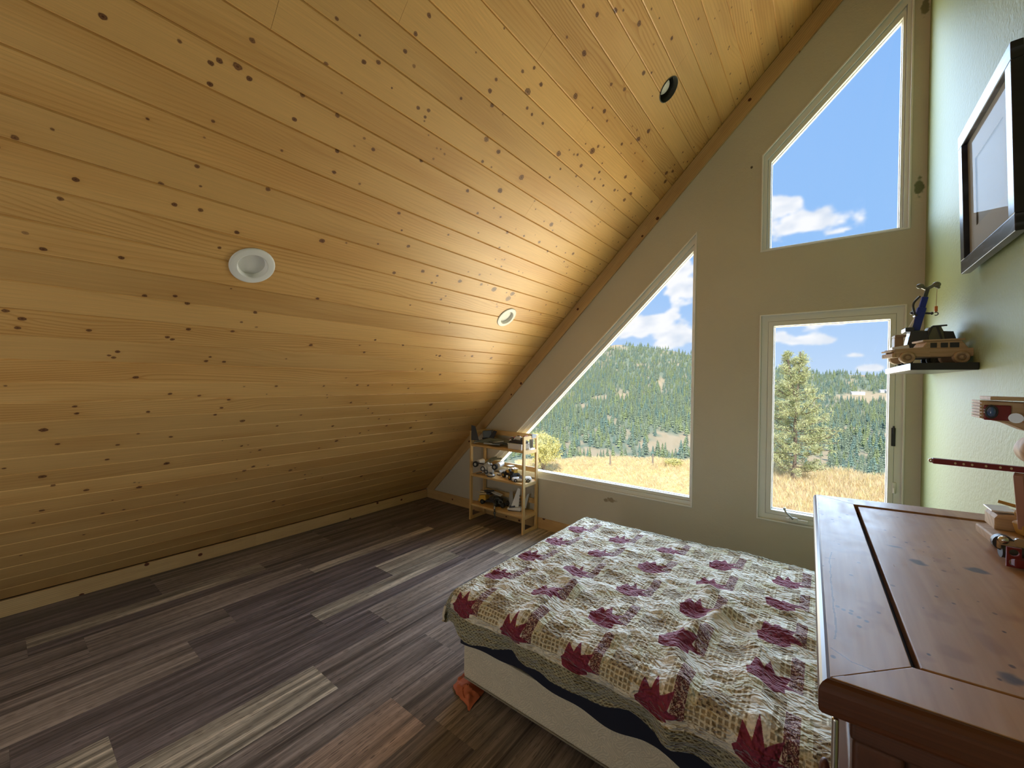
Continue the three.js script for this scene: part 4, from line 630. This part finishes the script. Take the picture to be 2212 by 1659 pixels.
{ // dark fighter jet, nose to the front left, two tail fins up
  const t = thing('toy_jet', 'dark grey toy fighter jet with raised tail fins, left on the top shelf', 'toy plane', [1.215, BC.shelves[2], 0.16], 0.28); t.scale.setScalar(1.14);
  part(t, 'fuselage', [extrude([[-0.19, 0.02], [-0.1, 0.012], [0.16, 0.01], [0.2, 0.02], [0.2, 0.04], [0.08, 0.062], [-0.02, 0.066], [-0.08, 0.05]], 0.05, { bevel: 0.008, seg: 2 }).translate(0, 0, -0.025), extrude([[-0.02, 0.02], [0.19, 0.016], [0.19, 0.045], [0.0, 0.05]], 0.1, { bevel: 0.008, seg: 2 }).translate(0, 0, -0.05)], T.olive);
  part(t, 'canopy', ball(0.03, [-0.06, 0.055, 0], [1.5, 0.55, 0.6]), T.smoke);
  for (const s of [-1, 1]) {
    part(t, 'wing', extrude([[-0.02, 0.03], [0.06, 0.12], [0.13, 0.12], [0.16, 0.03]], 0.008, { bevel: 0.002 }).rotateX(Math.PI / 2 * 1).scale(1, 1, s).translate(0, 0.036, 0), T.slate);
    part(t, 'tailplane', extrude([[0.14, 0.04], [0.19, 0.1], [0.235, 0.1], [0.22, 0.04]], 0.006, { bevel: 0.002 }).rotateX(Math.PI / 2).scale(1, 1, s).translate(0, 0.034, 0), T.slate);
    part(t, 'nozzle', cyl(0.02, 0.024, 0.03, [0.21, 0.03, s * 0.026], [0, 0, Math.PI / 2]), T.dark);
  }
  part(t, 'tail_fin', extrude([[-0.1, 0.04], [-0.155, 0.175], [-0.195, 0.18], [-0.18, 0.04]], 0.012, { bevel: 0.003 }).rotateX(-0.2).translate(-0.01, 0, 0.06), T.dark);
  part(t, 'tail_fin', extrude([[0.01, 0.05], [0.06, 0.14], [0.03, 0.15], [-0.05, 0.05]], 0.012, { bevel: 0.003 }).rotateX(0.3).translate(0.0, 0, -0.02), T.dark);
  part(t, 'air_intake', rbox(0.09, 0.075, 0.06, [-0.05, 0.095, -0.02], [0, 0.1, 0.12], 0.006), T.slate);
  part(t, 'missile_rack', [rod([-0.05, 0.02, 0.075], [0.07, 0.02, 0.075], 0.007), rod([0.0, 0.024, 0.095], [0.12, 0.024, 0.095], 0.007), rod([0.02, 0.028, 0.06], [0.14, 0.05, 0.06], 0.006)], T.light);
}
{
  single('white_box', [rbox(0.17, 0.056, 0.15, [0, 0.028, 0], undefined, 0.006), rbox(0.176, 0.012, 0.156, [0, 0.052, 0], undefined, 0.003)], T.white, 'white plastic box under the racing car at the right end of the top shelf', 'box').position.set(1.582, BC.shelves[2], 0.17);
  single('display_tray', [rbox(0.165, 0.022, 0.11, [0, 0.011, 0], undefined, 0.005), rbox(0.12, 0.008, 0.08, [0, 0.024, 0], undefined, 0.002)], T.dark, 'black display tray between the white box and the racing car', 'tray').position.set(1.575, BC.shelves[2] + 0.058, 0.16);
  const t = thing('toy_racing_car', 'red white and black toy racing car on the top shelf', 'toy car', [1.57, BC.shelves[2] + 0.0865, 0.155], 0.15);
  part(t, 'body', [extrude([[-0.085, 0.006], [0.075, 0.006], [0.078, 0.026], [0.03, 0.028], [0.01, 0.04], [-0.02, 0.04], [-0.04, 0.026], [-0.085, 0.012]], 0.034, { bevel: 0.004, seg: 2 }).translate(0, 0, -0.017), rbox(0.06, 0.016, 0.062, [0.015, 0.014, 0])], T.white);
  part(t, 'nose', [rbox(0.045, 0.012, 0.04, [-0.065, 0.02, 0], [0, 0, 0.2]), rbox(0.012, 0.006, 0.085, [-0.085, 0.008, 0])], T.red);
  part(t, 'rear_wing', [rbox(0.022, 0.005, 0.07, [0.075, 0.046, 0], [0, 0, 0.2], 0.002), rbox(0.02, 0.03, 0.004, [0.072, 0.034, 0.03]), rbox(0.02, 0.03, 0.004, [0.072, 0.034, -0.03])], T.red);
  part(t, 'cockpit', ball(0.015, [-0.005, 0.036, 0], [1.3, 0.7, 0.7]), T.smoke);
  for (const [x, z] of [[-0.058, 0.034], [-0.058, -0.034], [0.055, 0.035], [0.055, -0.035]]) wheel(t, [x, 0.014, z], 0.0145, 0.016, AX, T.chrome);
}
{ // two thin wire loops standing on the shelf
  single('wire_hoops', [torus(0.016, 0.0016, [0, 0.026, 0], [0, 0.4, 0], 24), torus(0.015, 0.0016, [0.012, 0.027, -0.006], [0, -0.3, 0], 24), rbox(0.04, 0.01, 0.016, [0.005, 0.005, -0.003])], T.chrome, 'small bright wire hoops on the top shelf behind the jet', 'wire toy').position.set(1.45, BC.shelves[2], 0.09);
  single('cloth', sheet(24, 36, (u, v) => { const w = 0.045 - 0.0 * v, x = BC.x1 - 0.009, z = 0.105 + (u - 0.5) * 0.07 * (v < 0.6 ? 1 : 1.9 - v * 1.5 < 0 ? 0.1 : 1.9 - v * 1.5); const top = BC.h + 0.003; const q = v * 0.19; if (q < 0.03) return [x + 0.012, top - 0.03 + q, z]; if (q < 0.054) return [x + 0.012 - (q - 0.03), top + 0.002, z]; const d = q - 0.054; return [x - 0.013 - 0.012 * Math.sin(u * 6 + v * 3), top - d * 1.0 + 0.01 * Math.sin(u * 5), z + 0.006 * Math.sin(v * 9)]; }), T.grey, 'grey pointed cloth draped over the right top rail of the bookcase', 'cloth');
}
{ // wrecked-looking white rover standing on its tail, two big wheels in the air
  const t = thing('toy_rover', 'white and grey toy rover propped nose down with two big wheels in the air', 'toy car', [1.168, BC.shelves[1], 0.17], 0.25); t.scale.setScalar(1.12);
  part(t, 'chassis', [rbox(0.075, 0.1, 0.07, [0.01, 0.052, 0], [0, 0.2, 0.25], 0.01), rbox(0.09, 0.035, 0.05, [-0.02, 0.085, 0.01], [0, 0.1, 0.6])], T.light);
  part(t, 'panel', [rbox(0.06, 0.05, 0.006, [-0.02, 0.055, 0.045], [0.1, 0, 0.4]), rbox(0.045, 0.05, 0.006, [0.045, 0.06, 0.038], [0, 0.3, -0.1])], T.white);
  part(t, 'axle', [rod([-0.12, 0.108, 0.03], [0.1, 0.095, 0.02], 0.006), rod([-0.01, 0.06, 0], [-0.01, 0.115, 0.02], 0.008)], T.dark);
  part(t, 'motor_pod', cyl(0.022, 0.026, 0.07, [-0.085, 0.115, -0.01], [Math.PI / 2, 0, 0.3]), T.white); part(t, 'motor_pod', cyl(0.026, 0.026, 0.1, [0.115, 0.1, -0.03], [Math.PI / 2, 0, 0.0]), T.white);
  part(t, 'hose', [tube([[0.0, 0.1, 0], [0.05, 0.145, -0.04], [0.12, 0.155, -0.05]], 0.009, 14), tube([[-0.03, 0.1, 0], [0.02, 0.15, -0.03], [0.07, 0.165, -0.05]], 0.009, 14)], T.olive);
  part(t, 'gear', [torus(0.02, 0.006, [-0.03, 0.06, 0.05], [0, 0, 0]), torus(0.016, 0.005, [0.005, 0.035, 0.05], [0, 0.3, 0])], T.dark);
  part(t, 'spike', rod([-0.04, 0.02, 0.02], [-0.11, 0.004, 0.03], 0.004), T.dark);
  wheel(t, [-0.105, 0.1, 0.055], 0.028, 0.024, AX, T.light); wheel(t, [0.095, 0.09, 0.045], 0.028, 0.024, AX, T.light);
}
{
  const t = thing('toy_helmet', 'round silver and black toy pod on the middle shelf beside the rover', 'toy pod', [1.262, BC.shelves[1], 0.228]);
  part(t, 'shell', lathe([[0.0001, 0.0], [0.036, 0.0], [0.041, 0.008], [0.041, 0.016], [0.036, 0.024], [0.03, 0.03], [0.018, 0.034], [0.0001, 0.036]], 28), T.light);
  part(t, 'band', torus(0.0405, 0.005, [0, 0.012, 0], AX, 28), T.dark);
  part(t, 'hatch', [cyl(0.016, 0.018, 0.01, [0, 0.038, 0]), rbox(0.02, 0.008, 0.012, [0.02, 0.034, 0.012])], T.dark);
}
{ // wheel loader with a pale bucket
  const t = thing('toy_loader', 'black and yellow toy wheel loader with pale bucket on the middle shelf', 'toy loader', [1.445, BC.shelves[1], 0.132], -0.35); t.scale.setScalar(1.1);
  part(t, 'chassis', [rbox(0.13, 0.03, 0.05, [0.02, 0.035, 0], undefined, 0.005), rbox(0.06, 0.035, 0.06, [0.06, 0.06, 0], undefined, 0.006)], T.dark);
  part(t, 'bonnet', [rbox(0.05, 0.03, 0.045, [-0.03, 0.058, 0], [0, 0, 0.1], 0.006), rbox(0.03, 0.025, 0.055, [0.04, 0.052, 0], undefined, 0.004)], T.yellow);
  part(t, 'cab', [rbox(0.004, 0.045, 0.004, [-0.02, 0.09, 0.022]), rbox(0.004, 0.045, 0.004, [-0.02, 0.09, -0.022]), rbox(0.004, 0.045, 0.004, [0.025, 0.09, 0.022]), rbox(0.004, 0.045, 0.004, [0.025, 0.09, -0.022]), rbox(0.03, 0.02, 0.03, [0.0, 0.075, 0])], T.dark);
  part(t, 'cab_roof', rbox(0.06, 0.009, 0.055, [0.002, 0.114, 0], [0, 0, 0.06], 0.003), T.light);
  part(t, 'engine_cover', rbox(0.055, 0.012, 0.055, [0.075, 0.1, 0], [0, 0, -0.08], 0.004), T.tan);
  part(t, 'engine', [rbox(0.05, 0.03, 0.04, [0.075, 0.08, 0]), cyl(0.004, 0.004, 0.03, [0.1, 0.1, 0.012]), cyl(0.004, 0.004, 0.026, [0.1, 0.098, -0.012])], T.yellow);
  for (const z of [-0.026, 0.026]) part(t, 'lift_arm', [beam([-0.03, 0.055, z], [-0.085, 0.04, z], 0.007, 0.012), beam([-0.085, 0.04, z], [-0.118, 0.02, z], 0.007, 0.01)], T.dark);
  part(t, 'bucket', extrude([[-0.125, 0.004], [-0.175, 0.002], [-0.178, 0.006], [-0.13, 0.01], [-0.122, 0.03], [-0.14, 0.05], [-0.134, 0.054], [-0.115, 0.032]], 0.09, { bevel: 0.0015 }).translate(0, 0, -0.045), T.light);
  for (const [x, z] of [[-0.045, 0.042], [-0.045, -0.042], [0.07, 0.044], [0.07, -0.044]]) wheel(t, [x, 0.026, z], 0.027, 0.024, AX, T.yellow);
}
const sportsCar = (t) => {
  part(t, 'body', (() => { const g = new RoundedBoxGeometry(0.2, 0.05, 0.088, 8, 0.02), p = g.attributes.position; for (let i = 0; i < p.count; i++) { let x = p.getX(i), y = p.getY(i) + 0.03, z = p.getZ(i); const f = (x + 0.1) / 0.2, prof = f < 0.3 ? lerp(0.45, 0.7, f / 0.3) : f < 0.55 ? lerp(0.7, 1.0, (f - 0.3) / 0.25) : f < 0.8 ? lerp(1, 0.86, (f - 0.55) / 0.25) : lerp(0.86, 0.72, (f - 0.8) / 0.2); if (y > 0.02) y = 0.02 + (y - 0.02) * prof; z *= (y > 0.035 ? 0.78 : 1) * (f < 0.15 ? 0.85 + f : 1); p.setXYZ(i, x, y, z); } g.computeVertexNormals(); return g; })(), T.white);
  part(t, 'windscreen', extrude([[-0.035, 0.038], [0.0, 0.0525], [0.004, 0.052], [-0.028, 0.036]], 0.058, { bevel: 0.001 }).translate(0, 0, -0.029), T.smoke);
  for (const s of [-1, 1]) part(t, 'side_window', extrude([[-0.02, 0.036], [0.002, 0.05], [0.03, 0.046], [0.04, 0.037]], 0.004, {}).translate(0, 0, s * 0.0335 - 0.002), T.smoke);
  part(t, 'grille', [rbox(0.006, 0.008, 0.06, [-0.0985, 0.014, 0]), rbox(0.02, 0.006, 0.012, [-0.086, 0.028, 0.026], [0, 0.4, 0.3]), rbox(0.02, 0.006, 0.012, [-0.086, 0.028, -0.026], [0, -0.4, 0.3])], T.dark);
  part(t, 'side_intake', [rbox(0.03, 0.012, 0.004, [0.03, 0.026, 0.0445], [0, 0, 0.3]), rbox(0.03, 0.012, 0.004, [0.03, 0.026, -0.0445], [0, 0, 0.3])], T.dark);
  for (const [x, z] of [[-0.062, 0.038], [-0.062, -0.038], [0.064, 0.038], [0.064, -0.038]]) wheel(t, [x, 0.017, z], 0.0175, 0.016, AX, T.light);
};
sportsCar(thing('toy_sports_car', 'white toy sports car at the right end of the middle shelf', 'toy car', [1.625, BC.shelves[1], 0.175], 0.68));
{ // truck crane on the bottom shelf, boom hanging over the edge
  const t = thing('toy_crane_truck', 'black and yellow toy truck on the bottom shelf with its arm hanging down', 'toy truck', [1.235, BC.shelves[0], 0.145], 0.12); t.scale.setScalar(1.1);
  part(t, 'chassis', [rbox(0.3, 0.022, 0.06, [0.01, 0.034, 0], undefined, 0.004), rbox(0.12, 0.03, 0.075, [0.03, 0.06, 0], [0, 0, -0.1], 0.006)], T.dark);
  part(t, 'cab', [rbox(0.075, 0.055, 0.075, [-0.11, 0.058, 0.005], [0, 0, 0.15], 0.01), rbox(0.05, 0.03, 0.06, [-0.13, 0.04, 0.02], [0, 0.2, 0.3], 0.006)], T.yellow);
  part(t, 'cab_top', [rbox(0.08, 0.016, 0.07, [-0.11, 0.098, 0], [0, 0.1, 0.1]), rbox(0.05, 0.012, 0.05, [-0.13, 0.115, 0], [0, 0.3, -0.1]), rod([-0.15, 0.1, 0.02], [-0.185, 0.106, 0.03], 0.004)], T.tan);
  part(t, 'roof_rack', [rbox(0.09, 0.014, 0.05, [-0.06, 0.125, -0.005], [0, 0, 0.08]), rbox(0.05, 0.02, 0.05, [-0.05, 0.105, 0.005])], T.dark);
  part(t, 'white_panel', rbox(0.12, 0.008, 0.04, [0.02, 0.108, -0.02], [0.2, 0, -0.22], 0.003), T.white);
  part(t, 'turntable', [cyl(0.03, 0.034, 0.02, [0.03, 0.078, 0.012]), torus(0.024, 0.006, [0.075, 0.06, 0.045], [0, 0.3, 0]), torus(0.018, 0.005, [0.11, 0.055, 0.05], [0, 0.2, 0])], T.slate);
  part(t, 'arm', [beam([0.03, 0.085, 0.03], [0.07, 0.05, 0.1], 0.018, 0.018), beam([0.07, 0.05, 0.1], [0.105, -0.01, 0.145], 0.014, 0.016)], T.dark);
  part(t, 'ram', rod([0.05, 0.075, 0.06], [0.1, 0.012, 0.14], 0.005), T.white);
  part(t, 'grab', [ball(0.013, [0.108, -0.022, 0.148]), rbox(0.01, 0.05, 0.012, [0.112, -0.05, 0.15], [0, 0, 0.15], 0.003)], T.slate);
  for (const [x, z] of [[-0.105, 0.042], [-0.105, -0.042], [0.06, 0.042], [0.06, -0.042], [0.13, 0.042], [0.13, -0.042]]) wheel(t, [x, 0.024, z], 0.024, 0.022, AX, T.slate);
}
{ // white spaceship with tall wings
  const t = thing('toy_spaceship', 'white toy spaceship with tall upright wings on the bottom shelf', 'toy spaceship', [1.53, BC.shelves[0], 0.165], 0.45);
  part(t, 'hull', (() => { const g = new RoundedBoxGeometry(0.15, 0.04, 0.07, 6, 0.016), p = g.attributes.position; for (let i = 0; i < p.count; i++) { const f = clamp((p.getX(i) + 0.075) / 0.15, 0, 1), k = lerp(0.5, 1, Math.sqrt(f)); p.setXYZ(i, p.getX(i), 0.024 + p.getY(i) * k - (1 - f) * 0.006, p.getZ(i) * k); } g.computeVertexNormals(); return g; })(), T.white);
  part(t, 'canopy', rbox(0.06, 0.014, 0.045, [-0.02, 0.042, 0], [0, 0, 0.25], 0.005), T.smoke);
  part(t, 'keel', rbox(0.13, 0.01, 0.05, [0.005, 0.005, 0], undefined, 0.003), T.dark);
  part(t, 'wing', extrude([[-0.035, 0.04], [0.045, 0.04], [0.06, 0.225], [0.03, 0.232]], 0.008, { bevel: 0.002 }).rotateX(-0.12).translate(0.0, 0, 0.005), T.white);
  part(t, 'wing', extrude([[0.03, 0.02], [0.075, 0.02], [0.105, 0.17], [0.08, 0.165]], 0.008, { bevel: 0.002 }).rotateX(-0.25).translate(0.04, 0, -0.03), T.light);
  part(t, 'vent', [0, 1, 2, 3].map((k) => rbox(0.014, 0.012, 0.012, [0.058, 0.06 + k * 0.032, 0.01 - 0.004 * k], [0, 0, 0.1], 0.002)), T.dark);
  part(t, 'engine', [cyl(0.014, 0.018, 0.03, [0.082, 0.022, 0.016], [0, 0, Math.PI / 2]), cyl(0.014, 0.018, 0.03, [0.082, 0.022, -0.016], [0, 0, Math.PI / 2])], T.light);
  const c = single('upright_board', extrude([[0, 0], [0.06, 0], [0.05, 0.16], [0.012, 0.165]], 0.004, { bevel: 0.001 }), T.light, 'pale grey upright board standing at the back of the bottom shelf', 'board'); c.position.set(1.385, BC.shelves[0], 0.075); c.rotation.y = 0.1;
}
// ------------------------------------------------------------------ toys on the black wall shelf
const woodToy = mat('raw_birch_toy', 0xffffff, { map: trimTex([206, 176, 140], [180, 146, 108], 0, 33), roughness: 0.6 });
const woodToyDark = mat('toasted_birch_toy', [0.34, 0.22, 0.13], { roughness: 0.6 });
const SH = 1.581 + 0.029;
{
  const t = thing('wooden_toy_car', 'raw wood toy off-road car on the black wall shelf, nose over the edge', 'toy car', [4.382, SH, 1.04], 0.24);
  const U = (g) => setUV(g, (x, y, z) => [x * 0.9 + y * 0.2, y * 3 + z * 2]);
  part(t, 'body', [U(extrude([[-0.118, 0.026], [-0.118, 0.052], [-0.1, 0.056], [-0.03, 0.062], [0.125, 0.062], [0.125, 0.03], [0.112, 0.026], [0.104, 0.042], [0.086, 0.048], [0.068, 0.042], [0.06, 0.026], [-0.055, 0.026], [-0.063, 0.042], [-0.081, 0.048], [-0.099, 0.042], [-0.106, 0.026]], 0.1, { bevel: 0.002 }).translate(0, 0, -0.05))], woodToy);
  part(t, 'cabin', U(extrude([[-0.034, 0.06], [-0.016, 0.09], [0.09, 0.094], [0.112, 0.06]], 0.09, { bevel: 0.002, holes: [] }).translate(0, 0, -0.045)), woodToy);
  for (const s of [-1, 1]) for (const [a, b] of [[-0.006, 0.014], [0.026, 0.048], [0.054, 0.082]]) part(t, 'window', rbox(b - a, 0.02, 0.003, [(a + b) / 2, 0.075, s * 0.0456], undefined, 0.001), T.dark);
  part(t, 'roof', U(rbox(0.13, 0.008, 0.096, [0.035, 0.096, 0], [0, 0, 0.035], 0.002)), woodToy);
  part(t, 'bonnet', U(rbox(0.1, 0.008, 0.098, [-0.072, 0.061, 0], [0, 0, 0.08], 0.002)), woodToy);
  part(t, 'bumper', [U(rbox(0.012, 0.018, 0.108, [-0.124, 0.034, 0])), U(rbox(0.01, 0.008, 0.106, [-0.128, 0.053, 0], [0, 0, 0.3]))], woodToy);
  part(t, 'grille', [-0.03, -0.018, -0.006, 0.006, 0.018, 0.03].map((z) => rbox(0.004, 0.012, 0.005, [-0.119, 0.045, z])), woodToyDark);
  for (const [x, z] of [[-0.081, 0.045], [-0.081, -0.045], [0.086, 0.045], [0.086, -0.045]]) {
    const w = part(t, 'wheel', U(lathe([[0.0001, -0.012], [0.022, -0.012], [0.0245, -0.009], [0.0245, 0.009], [0.022, 0.012], [0.0155, 0.012], [0.0145, 0.008], [0.006, 0.008], [0.005, 0.011], [0.0001, 0.011]], 28)), woodToy); w.position.set(x, 0.0246, z + (z > 0 ? 0.004 : -0.004)); w.rotation.x = z > 0 ? Math.PI / 2 : -Math.PI / 2;
    part(w, 'hub', torus(0.0105, 0.0022, [0, 0.0095, 0], AX, 20), woodToyDark);
  }
}
{
  const t = thing('toy_crane', 'black toy crane truck with tall blue boom behind the wooden car', 'toy crane', [4.41, SH, 0.8], 0.05);
  part(t, 'chassis', [rbox(0.19, 0.03, 0.08, [-0.0, 0.045, 0], undefined, 0.005), rbox(0.12, 0.03, 0.09, [0.03, 0.07, 0], undefined, 0.006)], T.dark);
  part(t, 'deck', [extrude([[-0.1, 0.08], [-0.085, 0.165], [-0.03, 0.16], [-0.02, 0.085]], 0.085, { bevel: 0.004 }).translate(0.03, 0, -0.042), rbox(0.03, 0.02, 0.095, [-0.06, 0.168, 0])], T.dark);
  part(t, 'cab', extrude([[-0.02, 0.09], [0.012, 0.175], [0.05, 0.178], [0.085, 0.09]], 0.08, { bevel: 0.005, seg: 2 }).translate(-0.006, 0, -0.04), T.olive);
  for (const z of [-0.043, 0.043]) part(t, 'cab_pillar', [beam([-0.012, 0.1, z], [0.014, 0.178, z], 0.007, 0.007), beam([0.014, 0.178, z], [0.062, 0.18, z], 0.007, 0.007), beam([0.03, 0.178, z], [0.05, 0.1, z], 0.006, 0.006)], T.dark);
  part(t, 'tail_deck', extrude([[0.06, 0.09], [0.05, 0.155], [0.082, 0.152], [0.1, 0.09]], 0.09, { bevel: 0.003 }).translate(0, 0, -0.045), T.dark);
  part(t, 'front_box', [rbox(0.03, 0.07, 0.075, [-0.095, 0.1, 0], undefined, 0.004), rbox(0.04, 0.012, 0.085, [-0.09, 0.14, 0])], woodToyDark);
  part(t, 'front_plate', rbox(0.06, 0.03, 0.08, [-0.088, 0.078, 0.004], [0, 0, 0.2], 0.003), T.white);
  const A = [-0.035, 0.165, 0.0], B = [0.005, 0.36, 0.0], mid = (k) => A.map((a, i) => lerp(a, B[i], k));
  part(t, 'boom', [beam(A, mid(0.55), 0.03, 0.03), beam(mid(0.3), mid(0.8), 0.022, 0.022)], T.blue);
  part(t, 'boom_tip', beam(mid(0.72), B, 0.014, 0.014), T.slate);
  part(t, 'ram', rod([-0.06, 0.16, 0.01], mid(0.5), 0.008), T.white);
  part(t, 'boom_cross', [rod([-0.045, 0.25, 0], [0.02, 0.243, 0], 0.005), rod([-0.035, 0.236, -0.02], [-0.035, 0.236, 0.02], 0.005), ball(0.008, [-0.045, 0.25, 0]), ball(0.007, [0.02, 0.243, 0])], T.dark);
  part(t, 'hose', tube([[-0.04, 0.24, 0.018], [-0.045, 0.29, 0.02], [-0.022, 0.325, 0.01]], 0.0045, 16), T.dark);
  part(t, 'jib', [beam([-0.018, 0.372, 0], [0.002, 0.357, 0], 0.012, 0.012), beam([0.002, 0.357, 0], [0.036, 0.378, 0], 0.012, 0.014), ball(0.013, [-0.02, 0.374, 0], [1.1, 0.9, 0.8]), ball(0.014, [0.034, 0.374, 0], [1.1, 1, 0.8]), rbox(0.01, 0.024, 0.02, [0.04, 0.366, 0])], T.olive);
  part(t, 'cable', rod([0.036, 0.362, 0], [0.034, 0.268, 0], 0.0012, 6), T.tan);
  part(t, 'hook_block', rbox(0.011, 0.026, 0.01, [0.034, 0.262, 0], undefined, 0.003), T.orange);
  part(t, 'hook', torus(0.007, 0.0022, [0.034, 0.24, 0], [0, 0, -2.2], 16, 4.4), T.dark);
  for (const [x, z] of [[-0.07, 0.045], [-0.07, -0.045], [0.02, 0.045], [0.02, -0.045], [0.07, 0.045], [0.07, -0.045]]) wheel(t, [x, 0.024, z], 0.024, 0.02, AX, T.slate);
}
// ------------------------------------------------------------------ big wooden toy machine on the dresser, half out of the picture
{
  const y0 = 1.2252;
  const t = thing('wooden_toy_machine', 'wooden toy machine with red arm and yellow mast standing on the dresser', 'wooden toy', [0, 0, 0]);
  const U = (g) => setUV(g, (x, y, z) => [x * 0.9 + y * 0.3, y * 3 + z * 2]);
  part(t, 'base', [U(rbox(0.15, 0.016, 0.1, [4.352, y0 + 0.026, 2.375], [0, 0.06, 0], 0.003)), U(rbox(0.13, 0.012, 0.09, [4.36, y0 + 0.006, 2.36], [0, 0.06, 0], 0.003))], woodToy);
  part(t, 'base_block', U(extrude([[0, 0], [0.036, 0], [0.036, 0.03], [0.004, 0.026], [0, 0.02]], 0.06, { bevel: 0.002 }).translate(4.292, y0 + 0.034, 2.30)), woodToy);
  part(t, 'white_plate', rbox(0.03, 0.003, 0.05, [4.305, y0 + 0.0655, 2.325], [0, 0, 0.06], 0.001), T.white);
  part(t, 'roller', [rod([4.284, y0 + 0.015, 2.426], [4.42, y0 + 0.015, 2.418], 0.011, 16), cyl(0.013, 0.013, 0.012, [4.288, y0 + 0.028, 2.42], AX)], T.dark);
  part(t, 'bolt', [ball(0.007, [4.287, y0 + 0.034, 2.428]), cyl(0.007, 0.007, 0.004, [4.305, y0 + 0.034, 2.428], AX), cyl(0.007, 0.007, 0.004, [4.345, y0 + 0.034, 2.426], AX)], T.chrome);
  const gr = mats.red_plastic.clone(); gr.name = 'dark_red_painted_wood'; gr.color.setRGB(0.2, 0.018, 0.022);
  part(t, 'red_rail', [rbox(0.15, 0.014, 0.016, [4.366, y0 + 0.008, 2.452], [0, 0.05, 0], 0.002)], gr);
  part(t, 'ring_plate', extrude([[0, -0.016], [0.016, -0.016], [0.016, 0.016], [0, 0.016]].map((p) => [p[0], p[1]]), 0.006, { bevel: 0.001, holes: [0.0078, -0.0078].map((c) => Array.from({ length: 16 }, (_, k) => [0.008 + 0.0055 * Math.cos(-k / 16 * 6.283), c + 0.0055 * Math.sin(-k / 16 * 6.283)])) }).translate(4.283, y0 + 0.0165, 2.457), gr);
  part(t, 'mast', [beam([4.352, y0 + 0.03, 2.36], [4.326, 1.385, 2.42], 0.016, 0.02), beam([4.33, y0 + 0.03, 2.35], [4.318, 1.37, 2.41], 0.008, 0.014)], mat('ochre_painted_wood', [0.5, 0.28, 0.05], { roughness: 0.5 }));
  part(t, 'mast_rail', [beam([4.318, y0 + 0.05, 2.39], [4.3, 1.374, 2.436], 0.011, 0.011)], mat('dusty_pink_wood', [0.48, 0.26, 0.2], { roughness: 0.6 }));
  part(t, 'gear_block', [rbox(0.03, 0.03, 0.03, [4.335, y0 + 0.06, 2.36], [0.2, 0.3, 0.2]), rbox(0.02, 0.024, 0.024, [4.322, y0 + 0.05, 2.385], [0, 0.4, 0.3]), rbox(0.018, 0.014, 0.03, [4.33, y0 + 0.085, 2.36], [0, 0.2, 0.5]), rod([4.3, y0 + 0.082, 2.34], [4.33, y0 + 0.076, 2.35], 0.003)], mats.ochre_painted_wood);
  const arm = part(t, 'arm', [rbox(0.27, 0.0095, 0.012, [4.335, 1.381, 2.43], [0, 0, -0.015], 0.0015)], gr);
  for (const x of [4.228, 4.238, 4.248, 4.264, 4.28, 4.292]) part(arm, 'hole', cyl(0.002, 0.002, 0.002, [0, 0, 0], AX, 12).scale(0.7, 1, 1).translate(x, 1.3825, 2.4362), T.tan);
  part(t, 'arm_tip', ball(0.004, [4.199, 1.3832, 2.43]), T.chrome);
  part(t, 'seat', (() => { const g = new RoundedBoxGeometry(0.09, 0.05, 0.07, 5, 0.024); return U(g.applyMatrix4(M4([4.352, 1.403, 2.39], [0, 0, -0.35]))); })(), woodToy);
  part(t, 'head', [U(extrude([[0, 0.006], [0.028, 0], [0.05, -0.012], [0.12, -0.018], [0.16, -0.03], [0.18, 0.03], [0.0, 0.036]], 0.05, { bevel: 0.002 })
.translate(4.253, 1.459, 2.41)), ...[0, 1, 2, 3, 4, 5].map((k) => U(rbox(0.004, 0.0035, 0.05, [4.2525, 1.4675 + k * 0.0052, 2.435], undefined, 0.0008))), U(rbox(0.15, 0.006, 0.06, [4.335, 1.4985, 2.44], [0, 0, -0.01], 0.001)), U(beam([4.298, 1.492, 2.468], [4.322, 1.452, 2.468], 0.005, 0.008))], woodToy);
  part(t, 'head_teeth', [0, 1, 2, 3, 4].map((k) => rbox(0.008, 0.005, 0.046, [4.313 + k * 0.014, 1.505, 2.44], undefined, 0.001)), T.dark);
  part(t, 'red_panel', rbox(0.03, 0.025, 0.004, [4.2695, 1.4755, 2.4615], undefined, 0.0019), gr);
  part(t, 'blue_marble', ball(0.0085, [4.2625, 1.477, 2.465], [0.66, 1, 0.7], 20), mat('blue_marble_glass', [0.05, 0.12, 0.3], { roughness: 0.05, clearcoat: 1 }));
  part(t, 'marble_socket', torus(0.0095, 0.0022, [0, 0, 0], [0, 0, 0], 24).scale(0.66, 1, 1).translate(4.2625, 1.477, 2.464), T.dark);
  part(t, 'axle_pin', [cyl(0.008, 0.008, 0.014, [4.289, 1.4685, 2.466], [Math.PI / 2, 0, 0.3]), cyl(0.005, 0.006, 0.016, [4.296, 1.466, 2.468], [0, 0, 1.2])], T.chrome);
  part(t, 'head_post', [beam([4.42, y0 + 0.012, 2.36], [4.415, 1.46, 2.42], 0.02, 0.02)], woodToy);
}
renderer.render(scene, camera);
